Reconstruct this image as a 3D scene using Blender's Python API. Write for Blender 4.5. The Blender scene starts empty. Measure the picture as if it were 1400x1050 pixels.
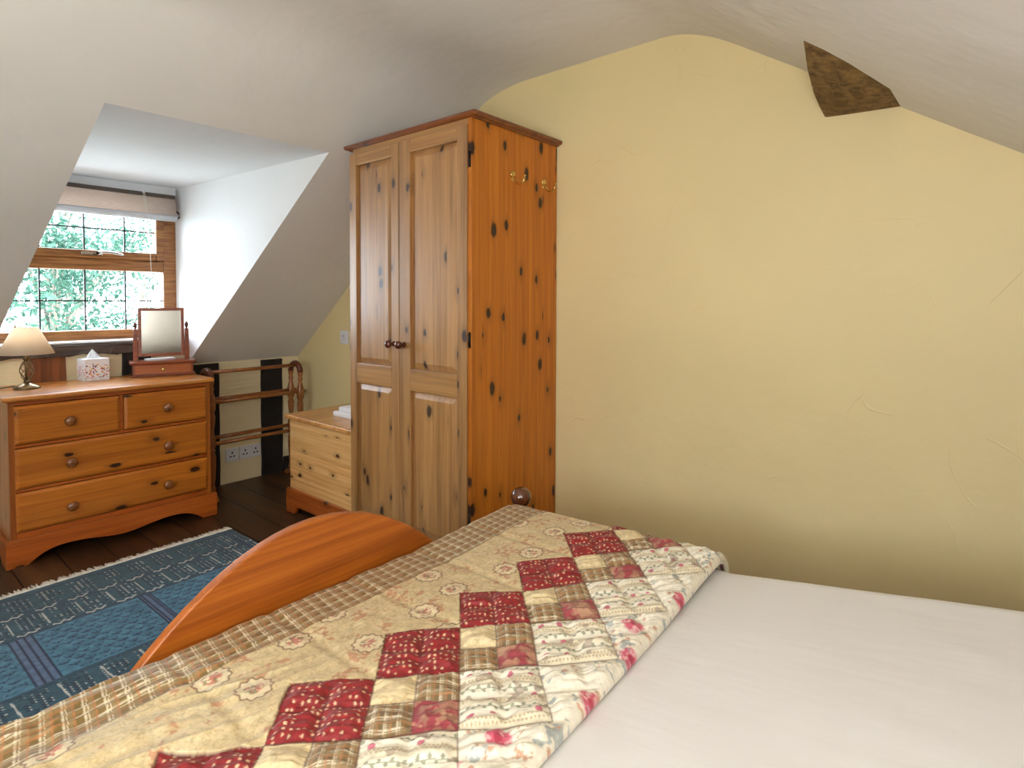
import bpy, bmesh, math, random
import numpy as np
from mathutils import Vector, Matrix
PI = math.pi
S = bpy.context.scene
COL = S.collection
random.seed(7)

# ------------------------------------------------------------------ helpers
def lin(c):
    return tuple(((v/255)/12.92 if v/255 <= .04045 else (((v/255)+.055)/1.055)**2.4) for v in c)

def new_bm(): return bmesh.new()

def box(bm, x0, x1, y0, y1, z0, z1):
    v = [bm.verts.new(p) for p in ((x0,y0,z0),(x1,y0,z0),(x1,y1,z0),(x0,y1,z0),(x0,y0,z1),(x1,y0,z1),(x1,y1,z1),(x0,y1,z1))]
    for f in ((0,3,2,1),(4,5,6,7),(0,1,5,4),(1,2,6,5),(2,3,7,6),(3,0,4,7)):
        bm.faces.new([v[i] for i in f])
    return bm

def lathe(bm, prof, origin=(0,0,0), axis='z', n=24):
    """prof: list of (radius, height)"""
    ox, oy, oz = origin
    rings = []
    for r, h in prof:
        ring = []
        for k in range(n):
            a = 2*PI*k/n
            c, s = r*math.cos(a), r*math.sin(a)
            p = {'z': (c, s, h), 'x': (h, c, s), '-x': (-h, s, c), 'y': (s, h, c), '-y': (c, -h, s)}[axis]
            ring.append(bm.verts.new((ox+p[0], oy+p[1], oz+p[2])))
        rings.append(ring)
    for a, b in zip(rings, rings[1:]):
        for k in range(n):
            f = bm.faces.new((a[k], a[(k+1) % n], b[(k+1) % n], b[k])); f.smooth = True
    bm.faces.new(rings[0][::-1]); bm.faces.new(rings[-1])
    return bm

def tube(bm, pts, r, n=8, closed=False):
    pts = [Vector(p) for p in pts]
    m = len(pts)
    rs = r if isinstance(r, (list, tuple)) else [r]*m
    rings = []
    up = Vector((0, 0, 1))
    for i, p in enumerate(pts):
        if closed: t = pts[(i+1) % m]-pts[i-1]
        else: t = pts[min(i+1, m-1)]-pts[max(i-1, 0)]
        t.normalize()
        ref = up if abs(t.dot(up)) < .95 else Vector((1, 0, 0))
        u = t.cross(ref).normalized(); v = t.cross(u)
        rings.append([bm.verts.new(p+(u*math.cos(2*PI*k/n)+v*math.sin(2*PI*k/n))*rs[i]) for k in range(n)])
    pairs = list(zip(rings, rings[1:]))
    if closed: pairs.append((rings[-1], rings[0]))
    for a, b in pairs:
        for k in range(n):
            f = bm.faces.new((a[k], a[(k+1) % n], b[(k+1) % n], b[k])); f.smooth = True
    if not closed:
        bm.faces.new(rings[0][::-1]); bm.faces.new(rings[-1])
    return bm

def prism(bm, poly, plane, lo, hi, smooth=False):
    """poly: 2D outline; plane 'yz' (extruded along x), 'xz' (along y), 'xy' (along z)"""
    def P(a, b, h): return {'yz': (h, a, b), 'xz': (a, h, b), 'xy': (a, b, h)}[plane]
    A = [bm.verts.new(P(a, b, lo)) for a, b in poly]
    B = [bm.verts.new(P(a, b, hi)) for a, b in poly]
    n = len(poly)
    bm.faces.new(A[::-1]); bm.faces.new(B)
    for i in range(n):
        f = bm.faces.new((A[i], A[(i+1) % n], B[(i+1) % n], B[i])); f.smooth = smooth
    return bm

def root_of(o):
    while o.parent: o = o.parent
    return o

def obj(name, bm, mat, parent=None, bev=0, seg=2, label=None, recalc=True):
    if recalc: bmesh.ops.recalc_face_normals(bm, faces=bm.faces)
    if parent:
        loc = root_of(parent).location
        bmesh.ops.translate(bm, verts=bm.verts, vec=-loc)
    me = bpy.data.meshes.new(name); bm.to_mesh(me); bm.free()
    o = bpy.data.objects.new(name, me); COL.objects.link(o)
    if mat: me.materials.append(mat)
    if parent: o.parent = parent
    if bev:
        m = o.modifiers.new('bevel', 'BEVEL'); m.width = bev; m.segments = seg; m.limit_method = 'ANGLE'; m.angle_limit = .6
        m.harden_normals = False
        for p in me.polygons: p.use_smooth = p.use_smooth
    if label: o['label'] = label
    return o

def thing(name, label, cat, loc=(0,0,0), group=None):
    o = bpy.data.objects.new(name, None); COL.objects.link(o)
    o.location = loc; o.empty_display_size = .05
    o['label'] = label; o['category'] = cat
    if group: o['group'] = group
    return o

def tag(o, label, cat, group=None):
    o['label'] = label; o['category'] = cat
    if group: o['group'] = group
    return o

def struct(name, bm, mat, parent=None, **k):
    o = obj(name, bm, mat, parent, **k)
    if not parent: o['kind'] = 'structure'
    return o

# ------------------------------------------------------------------ node helpers
class NT:
    def __init__(s, name):
        s.m = bpy.data.materials.new(name); s.m.use_nodes = True
        s.t = s.m.node_tree; s.t.nodes.clear()
        s.out = s.t.nodes.new('ShaderNodeOutputMaterial')
    def new(s, typ, ins=None, **props):
        n = s.t.nodes.new('ShaderNode'+typ)
        for k, v in props.items(): setattr(n, k, v)
        for k, v in (ins or {}).items(): s.set(n.inputs[k], v)
        return n
    def set(s, inp, v):
        if isinstance(v, bpy.types.NodeSocket): s.t.links.new(v, inp)
        elif isinstance(v, tuple) and len(v) == 3 and inp.type == 'RGBA': inp.default_value = (*v, 1)
        else: inp.default_value = v
    def math(s, op, a, b=None, c=None, clamp=False):
        ins = {0: a}
        if b is not None: ins[1] = b
        if c is not None: ins[2] = c
        return s.new('Math', ins, operation=op, use_clamp=clamp).outputs[0]
    def mix(s, f, a, b, blend='MIX'):
        n = s.new('MixRGB', {0: f, 1: a, 2: b}, blend_type=blend); return n.outputs[0]
    def ramp(s, f, lo, hi, a=0., b=1.):
        n = s.new('MapRange', {0: f, 1: lo, 2: hi, 3: a, 4: b}); n.clamp = True; return n.outputs[0]
    def xyz(s, kind='Object'):
        tc = s.new('TexCoord'); sp = s.new('SeparateXYZ', {0: tc.outputs[kind]})
        return tc.outputs[kind], sp.outputs[0], sp.outputs[1], sp.outputs[2]
    def vec(s, x, y, z): return s.new('CombineXYZ', {0: x, 1: y, 2: z}).outputs[0]
    def noise(s, v, scale, detail=3, rough=.55, dist=0):
        return s.new('TexNoise', {'Vector': v, 'Scale': scale, 'Detail': detail, 'Roughness': rough, 'Distortion': dist}).outputs[0]
    def bsdf(s, color, rough=.5, normal=None, **extra):
        ins = {'Base Color': color, 'Roughness': rough}
        if normal is not None: ins['Normal'] = normal
        ins.update(extra)
        b = s.new('BsdfPrincipled', ins)
        s.t.links.new(b.outputs[0], s.out.inputs[0]); return b
    def bump(s, h, strength=.3, dist=.01):
        return s.new('Bump', {'Height': h, 'Strength': strength, 'Distance': dist}).outputs[0]

def pine(name, dark, mid, light, g='z', a='x', pw=.09, rough=.33, kden=.42, ks=9., kcol=(52,24,8), coat=.35, grainf=1., tone=.22, rough2=.22):
    n = NT(name)
    _, x, y, z = n.xyz()
    ax = {'x': x, 'y': y, 'z': z}
    G, A = ax[g], ax[a]
    B = [ax[k] for k in 'xyz' if k not in (g, a)][0]
    idx = n.math('FLOOR', n.math('DIVIDE', n.math('ADD', A, 10.013), pw))
    wn = n.new('TexWhiteNoise', {'W': idx}, noise_dimensions='1D').outputs
    off = n.math('MULTIPLY', wn[0], 17.)
    # knots
    kv = n.vec(n.math('MULTIPLY', A, ks), n.math('MULTIPLY', n.math('ADD', G, off), ks*.52), 0.)
    vo = n.new('TexVoronoi', {'Vector': kv, 'Scale': 1., 'Randomness': .9}, feature='F1', voronoi_dimensions='2D')
    kd, kc = vo.outputs['Distance'], n.new('SeparateColor', {0: vo.outputs['Color']}).outputs[0]
    on = n.math('LESS_THAN', kc, kden)
    wob = n.math('MULTIPLY', n.math('SUBTRACT', n.noise(kv, 6., 2), .5), .10)
    kdw = n.math('ADD', kd, wob)
    kr = n.math('ADD', .055, n.math('MULTIPLY', kc, .14))
    core = n.math('MULTIPLY', n.ramp(n.math('DIVIDE', kdw, kr), .72, 1.1, 1., 0.), on)
    halo = n.math('MULTIPLY', n.ramp(kdw, .06, .30, 1., 0.), on)
    # grain, bent round the knots
    Ab = n.math('ADD', A, n.math('MULTIPLY', halo, .012))
    gv = n.vec(n.math('MULTIPLY', Ab, 38.*grainf), n.math('MULTIPLY', B, 38.*grainf), n.math('ADD', n.math('MULTIPLY', G, 1.1), off))
    g1 = n.noise(gv, 1., 5, .6, .4)
    gv2 = n.vec(n.math('MULTIPLY', Ab, 230.), n.math('MULTIPLY', B, 230.), n.math('MULTIPLY', n.math('ADD', G, off), 4.))
    g2 = n.noise(gv2, 1., 2)
    gg = n.math('ADD', n.math('MULTIPLY', g1, .72), n.math('MULTIPLY', g2, .28))
    col = n.mix(n.ramp(gg, .36, .52), lin(dark), lin(mid))
    col = n.mix(n.ramp(gg, .5, .68), col, lin(light))
    pv = n.math('ADD', 1.-tone/2, n.math('MULTIPLY', n.new('SeparateColor', {0: wn[1]}).outputs[1], tone))
    col = n.mix(1., col, n.vec(pv, pv, pv), 'MULTIPLY')
    col = n.mix(n.math('MULTIPLY', halo, .42), col, lin(tuple(v*.62 for v in dark)))
    col = n.mix(core, col, lin(kcol))
    n.bsdf(col, n.math('ADD', rough-.05, n.math('MULTIPLY', g2, .14)), n.bump(gg, .08, .004), **{'Coat Weight': coat, 'Coat Roughness': rough2})
    return n.m

def plain(name, c, rough=.5, metal=0., nscale=0, namt=.1, bump=0, bscale=200, **extra):
    n = NT(name); v = n.xyz()[0]
    col = lin(c)
    if nscale:
        f = n.noise(v, nscale, 4)
        col = n.mix(n.ramp(f, .3, .7), tuple(k*(1-namt) for k in col), tuple(min(1, k*(1+namt)) for k in col))
    nm = n.bump(n.noise(v, bscale, 3), bump, .005) if bump else None
    n.bsdf(col, rough, nm, Metallic=metal, **extra)
    return n.m

def plaster(name, c, rough=.75, spec=.3, amt=.045, scratches=False):
    n = NT(name); v, x, y, z = n.xyz()
    f = n.noise(v, 1.7, 4)
    col = n.mix(n.ramp(f, .3, .7), tuple(k*(1-amt) for k in lin(c)), tuple(min(1, k*(1+amt)) for k in lin(c)))
    h = n.math('ADD', n.math('MULTIPLY', n.noise(v, 3.2, 3), 2.2), n.math('MULTIPLY', n.noise(v, 55., 3), .10))
    if scratches:      # trowel ridges: thin lines at cell borders, only in some places
        dv = n.new('VectorMath', {0: v, 1: n.new('TexNoise', {'Vector': v, 'Scale': 1.3}).outputs[1]}, operation='ADD').outputs[0]
        e = n.new('TexVoronoi', {'Vector': dv, 'Scale': 3.4}, feature='DISTANCE_TO_EDGE').outputs[0]
        ridge = n.math('MULTIPLY', n.ramp(e, 0, .012, 1, 0), n.ramp(n.noise(v, 3.6, 2), .57, .63))
        h = n.math('ADD', h, n.math('MULTIPLY', ridge, .22))
    n.bsdf(col, rough, n.bump(h, .32, .02), **{'Specular IOR Level': spec})
    return n.m

def attr_mat(name, rough=.8, bscale=900, bstr=.12, sheen=.0, spec=.3):
    n = NT(name); v = n.xyz()[0]
    a = n.new('Attribute', attribute_name='Col').outputs[0]
    f = n.noise(v, bscale, 2)
    col = n.mix(1., a, n.mix(f, (.86, .86, .86), (1.1, 1.1, 1.1)), 'MULTIPLY')
    n.bsdf(col, rough, n.bump(f, bstr, .002), **{'Sheen Weight': sheen, 'Specular IOR Level': spec})
    return n.m

# ------------------------------------------------------------------ materials
M = {}
M['gable'] = plaster('cream_gable_paint', (231, 212, 159), .55, .45, .03, True)
M['ceil'] = plaster('ceiling_paint', (230, 228, 222), .7, .3, .02)
M['dormer'] = plaster('dormer_white_paint', (238, 240, 240), .7, .3, .02)
M['infill'] = None
M['ward_front'] = pine('wardrobe_front_pine_sheen', (136, 94, 48), (166, 120, 66), (182, 138, 84), 'z', 'x', .075, .42, .54, 9.5, tone=.22, coat=1., rough2=.34)  # less orange than the side: window reflection put into the colour
M['ward_rail'] = pine('wardrobe_rail_pine_sheen', (148, 102, 50), (174, 126, 66), (190, 144, 84), 'x', 'z', .12, .42, .30, 9., coat=1., rough2=.34)  # door rails carry the same window reflection in their colour
M['ward_side'] = pine('wardrobe_side_pine', (170, 92, 16), (190, 110, 24), (204, 126, 34), 'z', 'y', .098, .4, .74, 9.2, tone=.16, coat=.12, kcol=(46, 18, 4))
M['cornice'] = pine('cornice_stained_pine', (92, 44, 16), (122, 62, 24), (142, 80, 36), 'x', 'z', .2, .28, .2, 9.)
M['dress'] = pine('dresser_pine', (168, 92, 22), (190, 110, 30), (204, 126, 44), 'y', 'z', .16, .33, .56, 9.)
M['dress_side'] = pine('dresser_side_pine', (134, 68, 16), (166, 90, 24), (184, 108, 36), 'z', 'x', .12, .36, .4, 8.)
M['dress_top'] = pine('dresser_top_pine', (164, 96, 34), (200, 128, 50), (216, 150, 74), 'y', 'x', .12, .28, .3, 7.5)
M['plinth'] = pine('dresser_plinth_pine', (150, 70, 18), (176, 88, 26), (190, 102, 34), 'y', 'z', .3, .36, .1, 7.)
M['chest'] = pine('blanket_box_pine', (206, 150, 86), (226, 178, 114), (236, 198, 142), 'x', 'z', .14, .38, .5, 11., kcol=(96, 52, 20), tone=.14)
M['chest_top'] = pine('blanket_box_lid_pine', (176, 116, 56), (206, 148, 82), (222, 172, 110), 'y', 'x', .11, .3, .3, 8.)
M['chest_base'] = pine('blanket_box_plinth_pine', (140, 66, 22), (166, 84, 30), (180, 98, 40), 'x', 'z', .3, .36, .2, 8.)
M['bedwood'] = pine('bed_pine', (148, 74, 18), (176, 94, 26), (192, 110, 36), 'y', 'z', .2, .36, .16, 4.5, tone=.12)
M['rail'] = plain('towel_rail_wood', (150, 90, 40), .32, 0, 30, .25, **{'Coat Weight': .3})
M['arch'] = plain('towel_rail_arch_wood', (96, 40, 20), .3, 0, 30, .25, **{'Coat Weight': .3})
M['knob'] = plain('turned_knob_wood', (138, 84, 44), .25, 0, 60, .3, **{'Coat Weight': .5, 'Coat Roughness': .1})
M['dknob'] = plain('dark_knob_wood', (84, 34, 18), .16, 0, 40, .2, **{'Coat Weight': .8, 'Coat Roughness': .06})
M['ball'] = plain('dark_varnished_ball', (92, 48, 24), .14, 0, 30, .2, **{'Coat Weight': 1., 'Coat Roughness': .04})
M['mahog'] = pine('dressing_mirror_wood', (104, 44, 20), (132, 60, 28), (150, 76, 38), 'y', 'z', .3, .3, 0., 8.)
M['mahog_drawer'] = pine('mirror_drawer_wood', (136, 66, 22), (164, 86, 32), (178, 100, 44), 'y', 'z', .3, .3, 0., 8.)
M['iron'] = plain('dark_hinge_iron', (34, 28, 24), .4, .7)
M['brass'] = plain('polished_brass', (222, 190, 120), .18, 1.)
M['bronze'] = plain('antique_brass', (128, 112, 84), .3, .9, 40, .25)
M['chrome'] = plain('chrome', (215, 210, 205), .14, 1.)
M['white_plastic'] = plain('white_plastic', (228, 228, 232), .3)
M['grey_plastic'] = plain('grey_plastic', (70, 70, 74), .4)
M['hole'] = plain('dark_socket_hole', (22, 20, 20), .6)
M['white_gloss'] = plain('white_gloss_paint', (232, 234, 236), .4)
M['oldoak'] = None
M['towel'] = plain('white_towelling', (238, 238, 240), .95, bump=.5, bscale=500)
M['tissue'] = plain('tissue_paper', (236, 240, 244), .9)
M['cord'] = plain('white_cord', (225, 222, 214), .7)
M['flex'] = plain('brown_flex', (72, 58, 40), .5)
M['lead'] = plain('lead_came', (58, 58, 56), .6, .3)
M['bark'] = plain('grey_bark', (120, 112, 100), .9, 0, 12, .3)
M['fringe'] = plain('cream_wool_fringe', (240, 232, 222), .95, 0, 60, .2)
M['mattress'] = plain('mattress_ticking', (225, 220, 210), .9)

def mk_infill():
    n = NT('cream_infill_plaster'); v, x, y, z = n.xyz()
    w = n.noise(n.vec(n.math('MULTIPLY', x, .0), n.math('MULTIPLY', y, 1.2), n.math('MULTIPLY', z, 9.)), 1.2, 3)
    h = n.math('ADD', w, n.math('MULTIPLY', n.noise(v, 40, 3), .06))
    f = n.noise(v, 5, 3)
    col = n.mix(f, lin((224, 208, 166)), lin((236, 222, 184)))
    n.bsdf(col, .7, n.bump(h, .6, .03)); return n.m
M['infill'] = mk_infill()

def mk_oak(name, c0, c1, c2, g):
    n = NT(name); v, x, y, z = n.xyz(); ax = dict(x=x, y=y, z=z)
    m = [n.math('MULTIPLY', ax[k], 2.2 if k == g else 34.) for k in 'xyz']
    f = n.noise(n.vec(*m), 1., 6, .65, .6)
    f2 = n.noise(v, 9., 4)
    col = n.mix(n.ramp(f, .35, .62), lin(c0), lin(c1))
    col = n.mix(n.math('MULTIPLY', n.ramp(f2, .5, .72), .7), col, lin(c2))
    n.bsdf(col, .75, n.bump(n.math('ADD', f, f2), .6, .012)); return n.m
M['post'] = mk_oak('blackened_oak_post', (14, 10, 8), (30, 20, 14), (44, 30, 20), 'z')
M['post_lamplit'] = mk_oak('lamplit_oak_post', (92, 48, 22), (138, 78, 38), (108, 62, 34), 'z')  # oak with the table lamp's warm light put into its colour
M['beam'] = mk_oak('weathered_oak_beam', (42, 32, 26), (92, 76, 66), (64, 52, 46), 'y')
M['brace'] = mk_oak('old_oak_brace', (74, 52, 22), (146, 114, 64), (104, 78, 32), 'z')

def mk_floor():
    n = NT('dark_oak_boards'); v, x, y, z = n.xyz()
    w = .17
    t = n.math('DIVIDE', n.math('ADD', y, 10.03), w)
    idx = n.math('FLOOR', t); fr = n.math('FRACT', t)
    wn = n.new('TexWhiteNoise', {'W': idx}, noise_dimensions='1D').outputs[0]
    gap = n.math('MINIMUM', fr, n.math('SUBTRACT', 1., fr))
    gapm = n.ramp(gap, .012, .03, 1., 0.)
    f = n.noise(n.vec(n.math('ADD', n.math('MULTIPLY', x, 2.4), n.math('MULTIPLY', wn, 30.)), n.math('MULTIPLY', y, 26.), 0.), 1., 6, .65, .8)
    col = n.mix(n.ramp(f, .33, .68), lin((40, 24, 12)), lin((94, 64, 36)))
    pv = n.math('ADD', .7, n.math('MULTIPLY', wn, .5))
    col = n.mix(1., col, n.vec(pv, pv, pv), 'MULTIPLY')
    col = n.mix(gapm, col, lin((14, 10, 7)))
    n.bsdf(col, n.math('ADD', .3, n.math('MULTIPLY', f, .25)), n.bump(n.math('SUBTRACT', n.math('MULTIPLY', f, .25), gapm), .5, .008)); return n.m
M['floor'] = mk_floor()

def mk_upvc():
    n = NT('golden_oak_frame'); v, x, y, z = n.xyz()
    f = n.noise(n.vec(n.math('MULTIPLY', x, 20.), n.math('MULTIPLY', y, 5.), n.math('MULTIPLY', z, 70.)), 1., 5, .6, .4)
    col = n.mix(n.ramp(f, .36, .62), lin((120, 72, 32)), lin((172, 116, 62)))
    n.bsdf(col, .4, n.bump(f, .15, .003)); return n.m
M['frame'] = mk_upvc()

def mk_glass():
    n = NT('window_glass')
    t = n.new('BsdfTransparent', {0: (1, 1, 1)}); g = n.new('BsdfGlossy', {'Color': (1, 1, 1), 'Roughness': .02})
    fr = n.new('LayerWeight', {'Blend': .12})
    mx = n.new('MixShader', {0: n.math('MULTIPLY', fr.outputs[0], .5), 1: t.outputs[0], 2: g.outputs[0]})
    n.t.links.new(mx.outputs[0], n.out.inputs[0]); return n.m
M['glass'] = mk_glass()

def mk_mirror():
    n = NT('silvered_mirror'); n.bsdf((.60, .61, .57), .03, Metallic=1.); return n.m
M['mirror'] = mk_mirror()

def mk_shade():
    n = NT('cream_lampshade_fabric'); v = n.xyz()[0]
    col = lin((244, 238, 224)); h = n.bump(n.noise(v, 500, 2), .1, .002)
    d = n.new('BsdfDiffuse', {'Color': (*col, 1), 'Normal': h}); t = n.new('BsdfTranslucent', {'Color': (*lin((250, 232, 200)), 1)})
    mx = n.new('MixShader', {0: .45, 1: d.outputs[0], 2: t.outputs[0]})
    n.t.links.new(mx.outputs[0], n.out.inputs[0]); return n.m
M['shade'] = mk_shade()

def mk_blind():
    n = NT('oatmeal_blind_fabric'); v, x, y, z = n.xyz()
    f = n.noise(n.vec(x, n.math('MULTIPLY', y, 30.), n.math('MULTIPLY', z, 260.)), 1., 3)
    col = n.mix(f, lin((196, 178, 166)), lin((236, 222, 210)))
    d = n.new('BsdfDiffuse', {'Color': col}); t = n.new('BsdfTranslucent', {'Color': col})
    mx = n.new('MixShader', {0: .45, 1: d.outputs[0], 2: t.outputs[0]})
    n.t.links.new(mx.outputs[0], n.out.inputs[0]); return n.m
M['blind'] = mk_blind()

def mk_tissuebox():
    n = NT('flower_printed_card'); v, x, y, z = n.xyz()
    vo = n.new('TexVoronoi', {'Vector': v, 'Scale': 95., 'Randomness': 1.}, feature='F1')
    sc = n.new('SeparateColor', {0: vo.outputs['Color']}).outputs
    lo = n.ramp(z, .070, .092, 1., 0.)
    dot = n.math('MULTIPLY', n.math('LESS_THAN', vo.outputs['Distance'], .42), n.math('MULTIPLY', n.math('LESS_THAN', sc[0], .62), n.math('GREATER_THAN', lo, sc[1])))
    dot = n.math('MULTIPLY', dot, n.ramp(z, .012, .02))
    petal = n.mix(n.math('LESS_THAN', sc[1], .45), lin((196, 92, 96)), lin((104, 62, 96)))
    petal = n.mix(n.math('LESS_THAN', sc[2], .2), petal, lin((222, 170, 70)))
    stem = n.math('MULTIPLY', n.math('GREATER_THAN', n.noise(n.vec(n.math('MULTIPLY', x, 380.), n.math('MULTIPLY', y, 380.), n.math('MULTIPLY', z, 25.)), 1., 1), .60), n.ramp(z, .02, .045, 1., 0.))
    col = n.mix(n.math('MULTIPLY', stem, .7), lin((232, 230, 234)), lin((136, 160, 112)))
    col = n.mix(dot, col, petal)
    n.bsdf(col, .45); return n.m
M['tbox'] = mk_tissuebox()

def mk_sheet():
    n = NT('white_cotton_sheet'); v, x, y, z = n.xyz()
    f = n.noise(v, 3.1, 4, .5)
    w = n.noise(n.vec(n.math('MULTIPLY', x, 3.), n.math('MULTIPLY', y, 14.), 0.), 1., 3)
    n.bsdf(lin((234, 230, 226)), .7, n.bump(n.math('ADD', f, n.math('MULTIPLY', w, .5)), .22, .02), **{'Sheen Weight': .15})
    return n.m
M['sheet'] = mk_sheet()

def mk_leaf(name, c0, c1):
    n = NT(name)
    r = n.new('TexWhiteNoise', {'Vector': n.new('NewGeometry').outputs['True Normal']}, noise_dimensions='3D').outputs[0]
    col = n.mix(r, lin(c0), lin(c1))
    d = n.new('BsdfDiffuse', {'Color': col}); t = n.new('BsdfTranslucent', {'Color': col})
    mx = n.new('MixShader', {0: .35, 1: d.outputs[0], 2: t.outputs[0]})
    n.t.links.new(mx.outputs[0], n.out.inputs[0]); return n.m
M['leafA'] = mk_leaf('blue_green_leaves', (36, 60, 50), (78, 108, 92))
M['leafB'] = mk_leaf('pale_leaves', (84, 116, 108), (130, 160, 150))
M['bounce_ground'] = plain('pale_bounce_ground', (196, 198, 192), .9, 0, 3, .3)  # unseen ground, made pale to throw light up into the dormer

# ------------------------------------------------------------------ room shell
GY = 2.17                      # gable wall behind the wardrobe
NY, RX, LX = -2.3, 1.45, -3.82 # near gable, right eaves, left eaves wall
ZT = 2.245

bm = new_bm(); box(bm, LX-.02, RX+.02, NY-.02, GY+.02, -.05, 0); struct('floor', bm, M['floor'])

def slopeL(x): return .775+.78*(x+3.85)
def slopeR(x): return 1.613-.655*(x-.044)
# ceiling cross-section from the left slope top to the right eaves
def ceil_profile():
    raw = [(x_, slopeL(x_)) for x_ in (-2.42, -2.35, -2.25, -2.18, -2.13)]
    for k in range(13):                                   # soft bend left
        t = k/12; p0, p1, p2 = (-2.10, slopeL(-2.10)), (-1.965, ZT), (-1.72, ZT)
        raw.append(tuple((1-t)**2*p0[i]+2*t*(1-t)*p1[i]+t*t*p2[i] for i in (0, 1)))
    xr = .044+(1.613-ZT)/.655
    for k in range(13):                                   # soft bend right
        t = k/12; p0, p1, p2 = (xr-.13, ZT), (xr, ZT), (xr+.16, slopeR(xr+.16))
        raw.append(tuple((1-t)**2*p0[i]+2*t*(1-t)*p1[i]+t*t*p2[i] for i in (0, 1)))
    raw += [(x_, slopeR(x_)) for x_ in (xr+.19, xr+.25, xr+.4, RX-.3, RX+.02)]
    return raw
PR = ceil_profile()
HT = dict(x=-2.42, yl=.649, yr=1.539)                     # dormer opening, upper edge
HB = dict(x=-3.86, yl=.464, yr=1.430)                     # lower edge
bm = new_bm()
def quad(bm, pts, smooth=True):
    f = bm.faces.new([bm.verts.new(p) for p in pts]); f.smooth = smooth; return f
prev = None
for x, z in PR:
    cur = (bm.verts.new((x, NY-.02, z)), bm.verts.new((x, GY+.02, z)))
    if prev:
        f = bm.faces.new((prev[0], prev[1], cur[1], cur[0])); f.smooth = True
    prev = cur
zt, zb = slopeL(HT['x']), slopeL(HB['x'])
quad(bm, [(HT['x'], NY-.02, zt), (HT['x'], HT['yl'], zt), (HB['x'], HB['yl'], zb), (HB['x'], NY-.02, zb)], False)
quad(bm, [(HT['x'], HT['yr'], zt), (HT['x'], GY+.02, zt), (HB['x'], GY+.02, zb), (HB['x'], HB['yr'], zb)], False)
bmesh.ops.remove_doubles(bm, verts=bm.verts, dist=1e-4)
bm.normal_update()
for f in bm.faces:
    if f.normal.z > 0: f.normal_flip()
ceiling = struct('ceiling', bm, M['ceil'], recalc=False)
sm = ceiling.modifiers.new('thick', 'SOLIDIFY'); sm.thickness = .03; sm.offset = -1; sm.use_rim = False

# gable wall behind the wardrobe, outline follows the slopes (goes a little above the ceiling)
def gable(name, y0, y1, mat, hole=None):
    bm = new_bm()
    poly = [(LX-.06, -.02), (RX+.05, -.02), (RX+.05, slopeR(RX+.05)+.03), (.044+(1.613-ZT)/.655, ZT+.04), (-1.965, ZT+.04), (LX-.06, slopeL(LX-.06)+.03)]
    prism(bm, poly, 'xz', y0, y1); return struct(name, bm, mat)
gable('wall_far', GY, GY+.1, M['gable'])
# near gable with an added, unseen window opening that lets in daylight
W2 = (-.95, .25, .85, 1.85)
bm = new_bm()
L0, R0 = LX-.06, RX+.05
for poly in ([(L0, -.02), (W2[0], -.02), (W2[0], ZT+.04), (-1.965, ZT+.04), (L0, slopeL(L0)+.03)],
             [(W2[1], -.02), (R0, -.02), (R0, slopeR(R0)+.03), (W2[1], slopeR(W2[1])+.03)],
             [(W2[0], -.02), (W2[1], -.02), (W2[1], W2[2]), (W2[0], W2[2])],
             [(W2[0], W2[3]), (W2[1], W2[3]), (W2[1], slopeR(W2[1])+.03), (-.92, ZT+.04), (W2[0], ZT+.04)]):
    prism(bm, poly, 'xz', NY-.1, NY)
struct('wall_near', bm, M['gable'])
bm = new_bm(); box(bm, RX, RX+.08, NY-.05, GY+.05, -.02, slopeR(RX)+.02); struct('wall_right', bm, M['gable'])
# left eaves wall with plaster between the posts
bm = new_bm()
prism(bm, [(NY-.05, -.02), (GY+.05, -.02), (GY+.05, .802), (1.45, .802), (1.44, .9), (.44, .9), (.42, .802), (NY-.05, .802)], 'yz', LX-.08, LX)
struct('wall_left', bm, M['infill'])

# dormer: cheeks and ceiling
bm = new_bm()
WX = -4.09
def cheek(yt, yb, out):
    sl = (yt-yb)/(HT['x']-HB['x'])
    yw = yb-sl*(HB['x']-WX)
    A = [(HT['x'], yt, zt), (HB['x'], yb, zb), (WX, yw, zb), (WX, yw, 1.884)]
    o = out*.05
    va = [bm.verts.new(p) for p in A]; vb = [bm.verts.new((p[0]-(.07 if k_ < 2 else 0), p[1]+o, p[2])) for k_, p in enumerate(A)]
    bm.faces.new(va); bm.faces.new(vb[::-1])
    for i in range(4): bm.faces.new((va[i], va[(i+1) % 4], vb[(i+1) % 4], vb[i]))
    return yw
ywr = cheek(HT['yr'], HB['yr'], 1); ywl = cheek(HT['yl'], HB['yl'], -1)
va = [(HT['x'], HT['yl']-.02, zt), (HT['x'], HT['yr']+.02, zt), (WX, ywr+.02, 1.884), (WX, ywl-.02, 1.884)]
a = [bm.verts.new(p) for p in va]; b = [bm.verts.new((p[0]-.03, p[1], p[2]+.05)) for p in va]
bm.faces.new(a); bm.faces.new(b[::-1])
for i in range(4): bm.faces.new((a[i], a[(i+1) % 4], b[(i+1) % 4], b[i]))
struct('wall_dormer', bm, M['dormer'])

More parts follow.
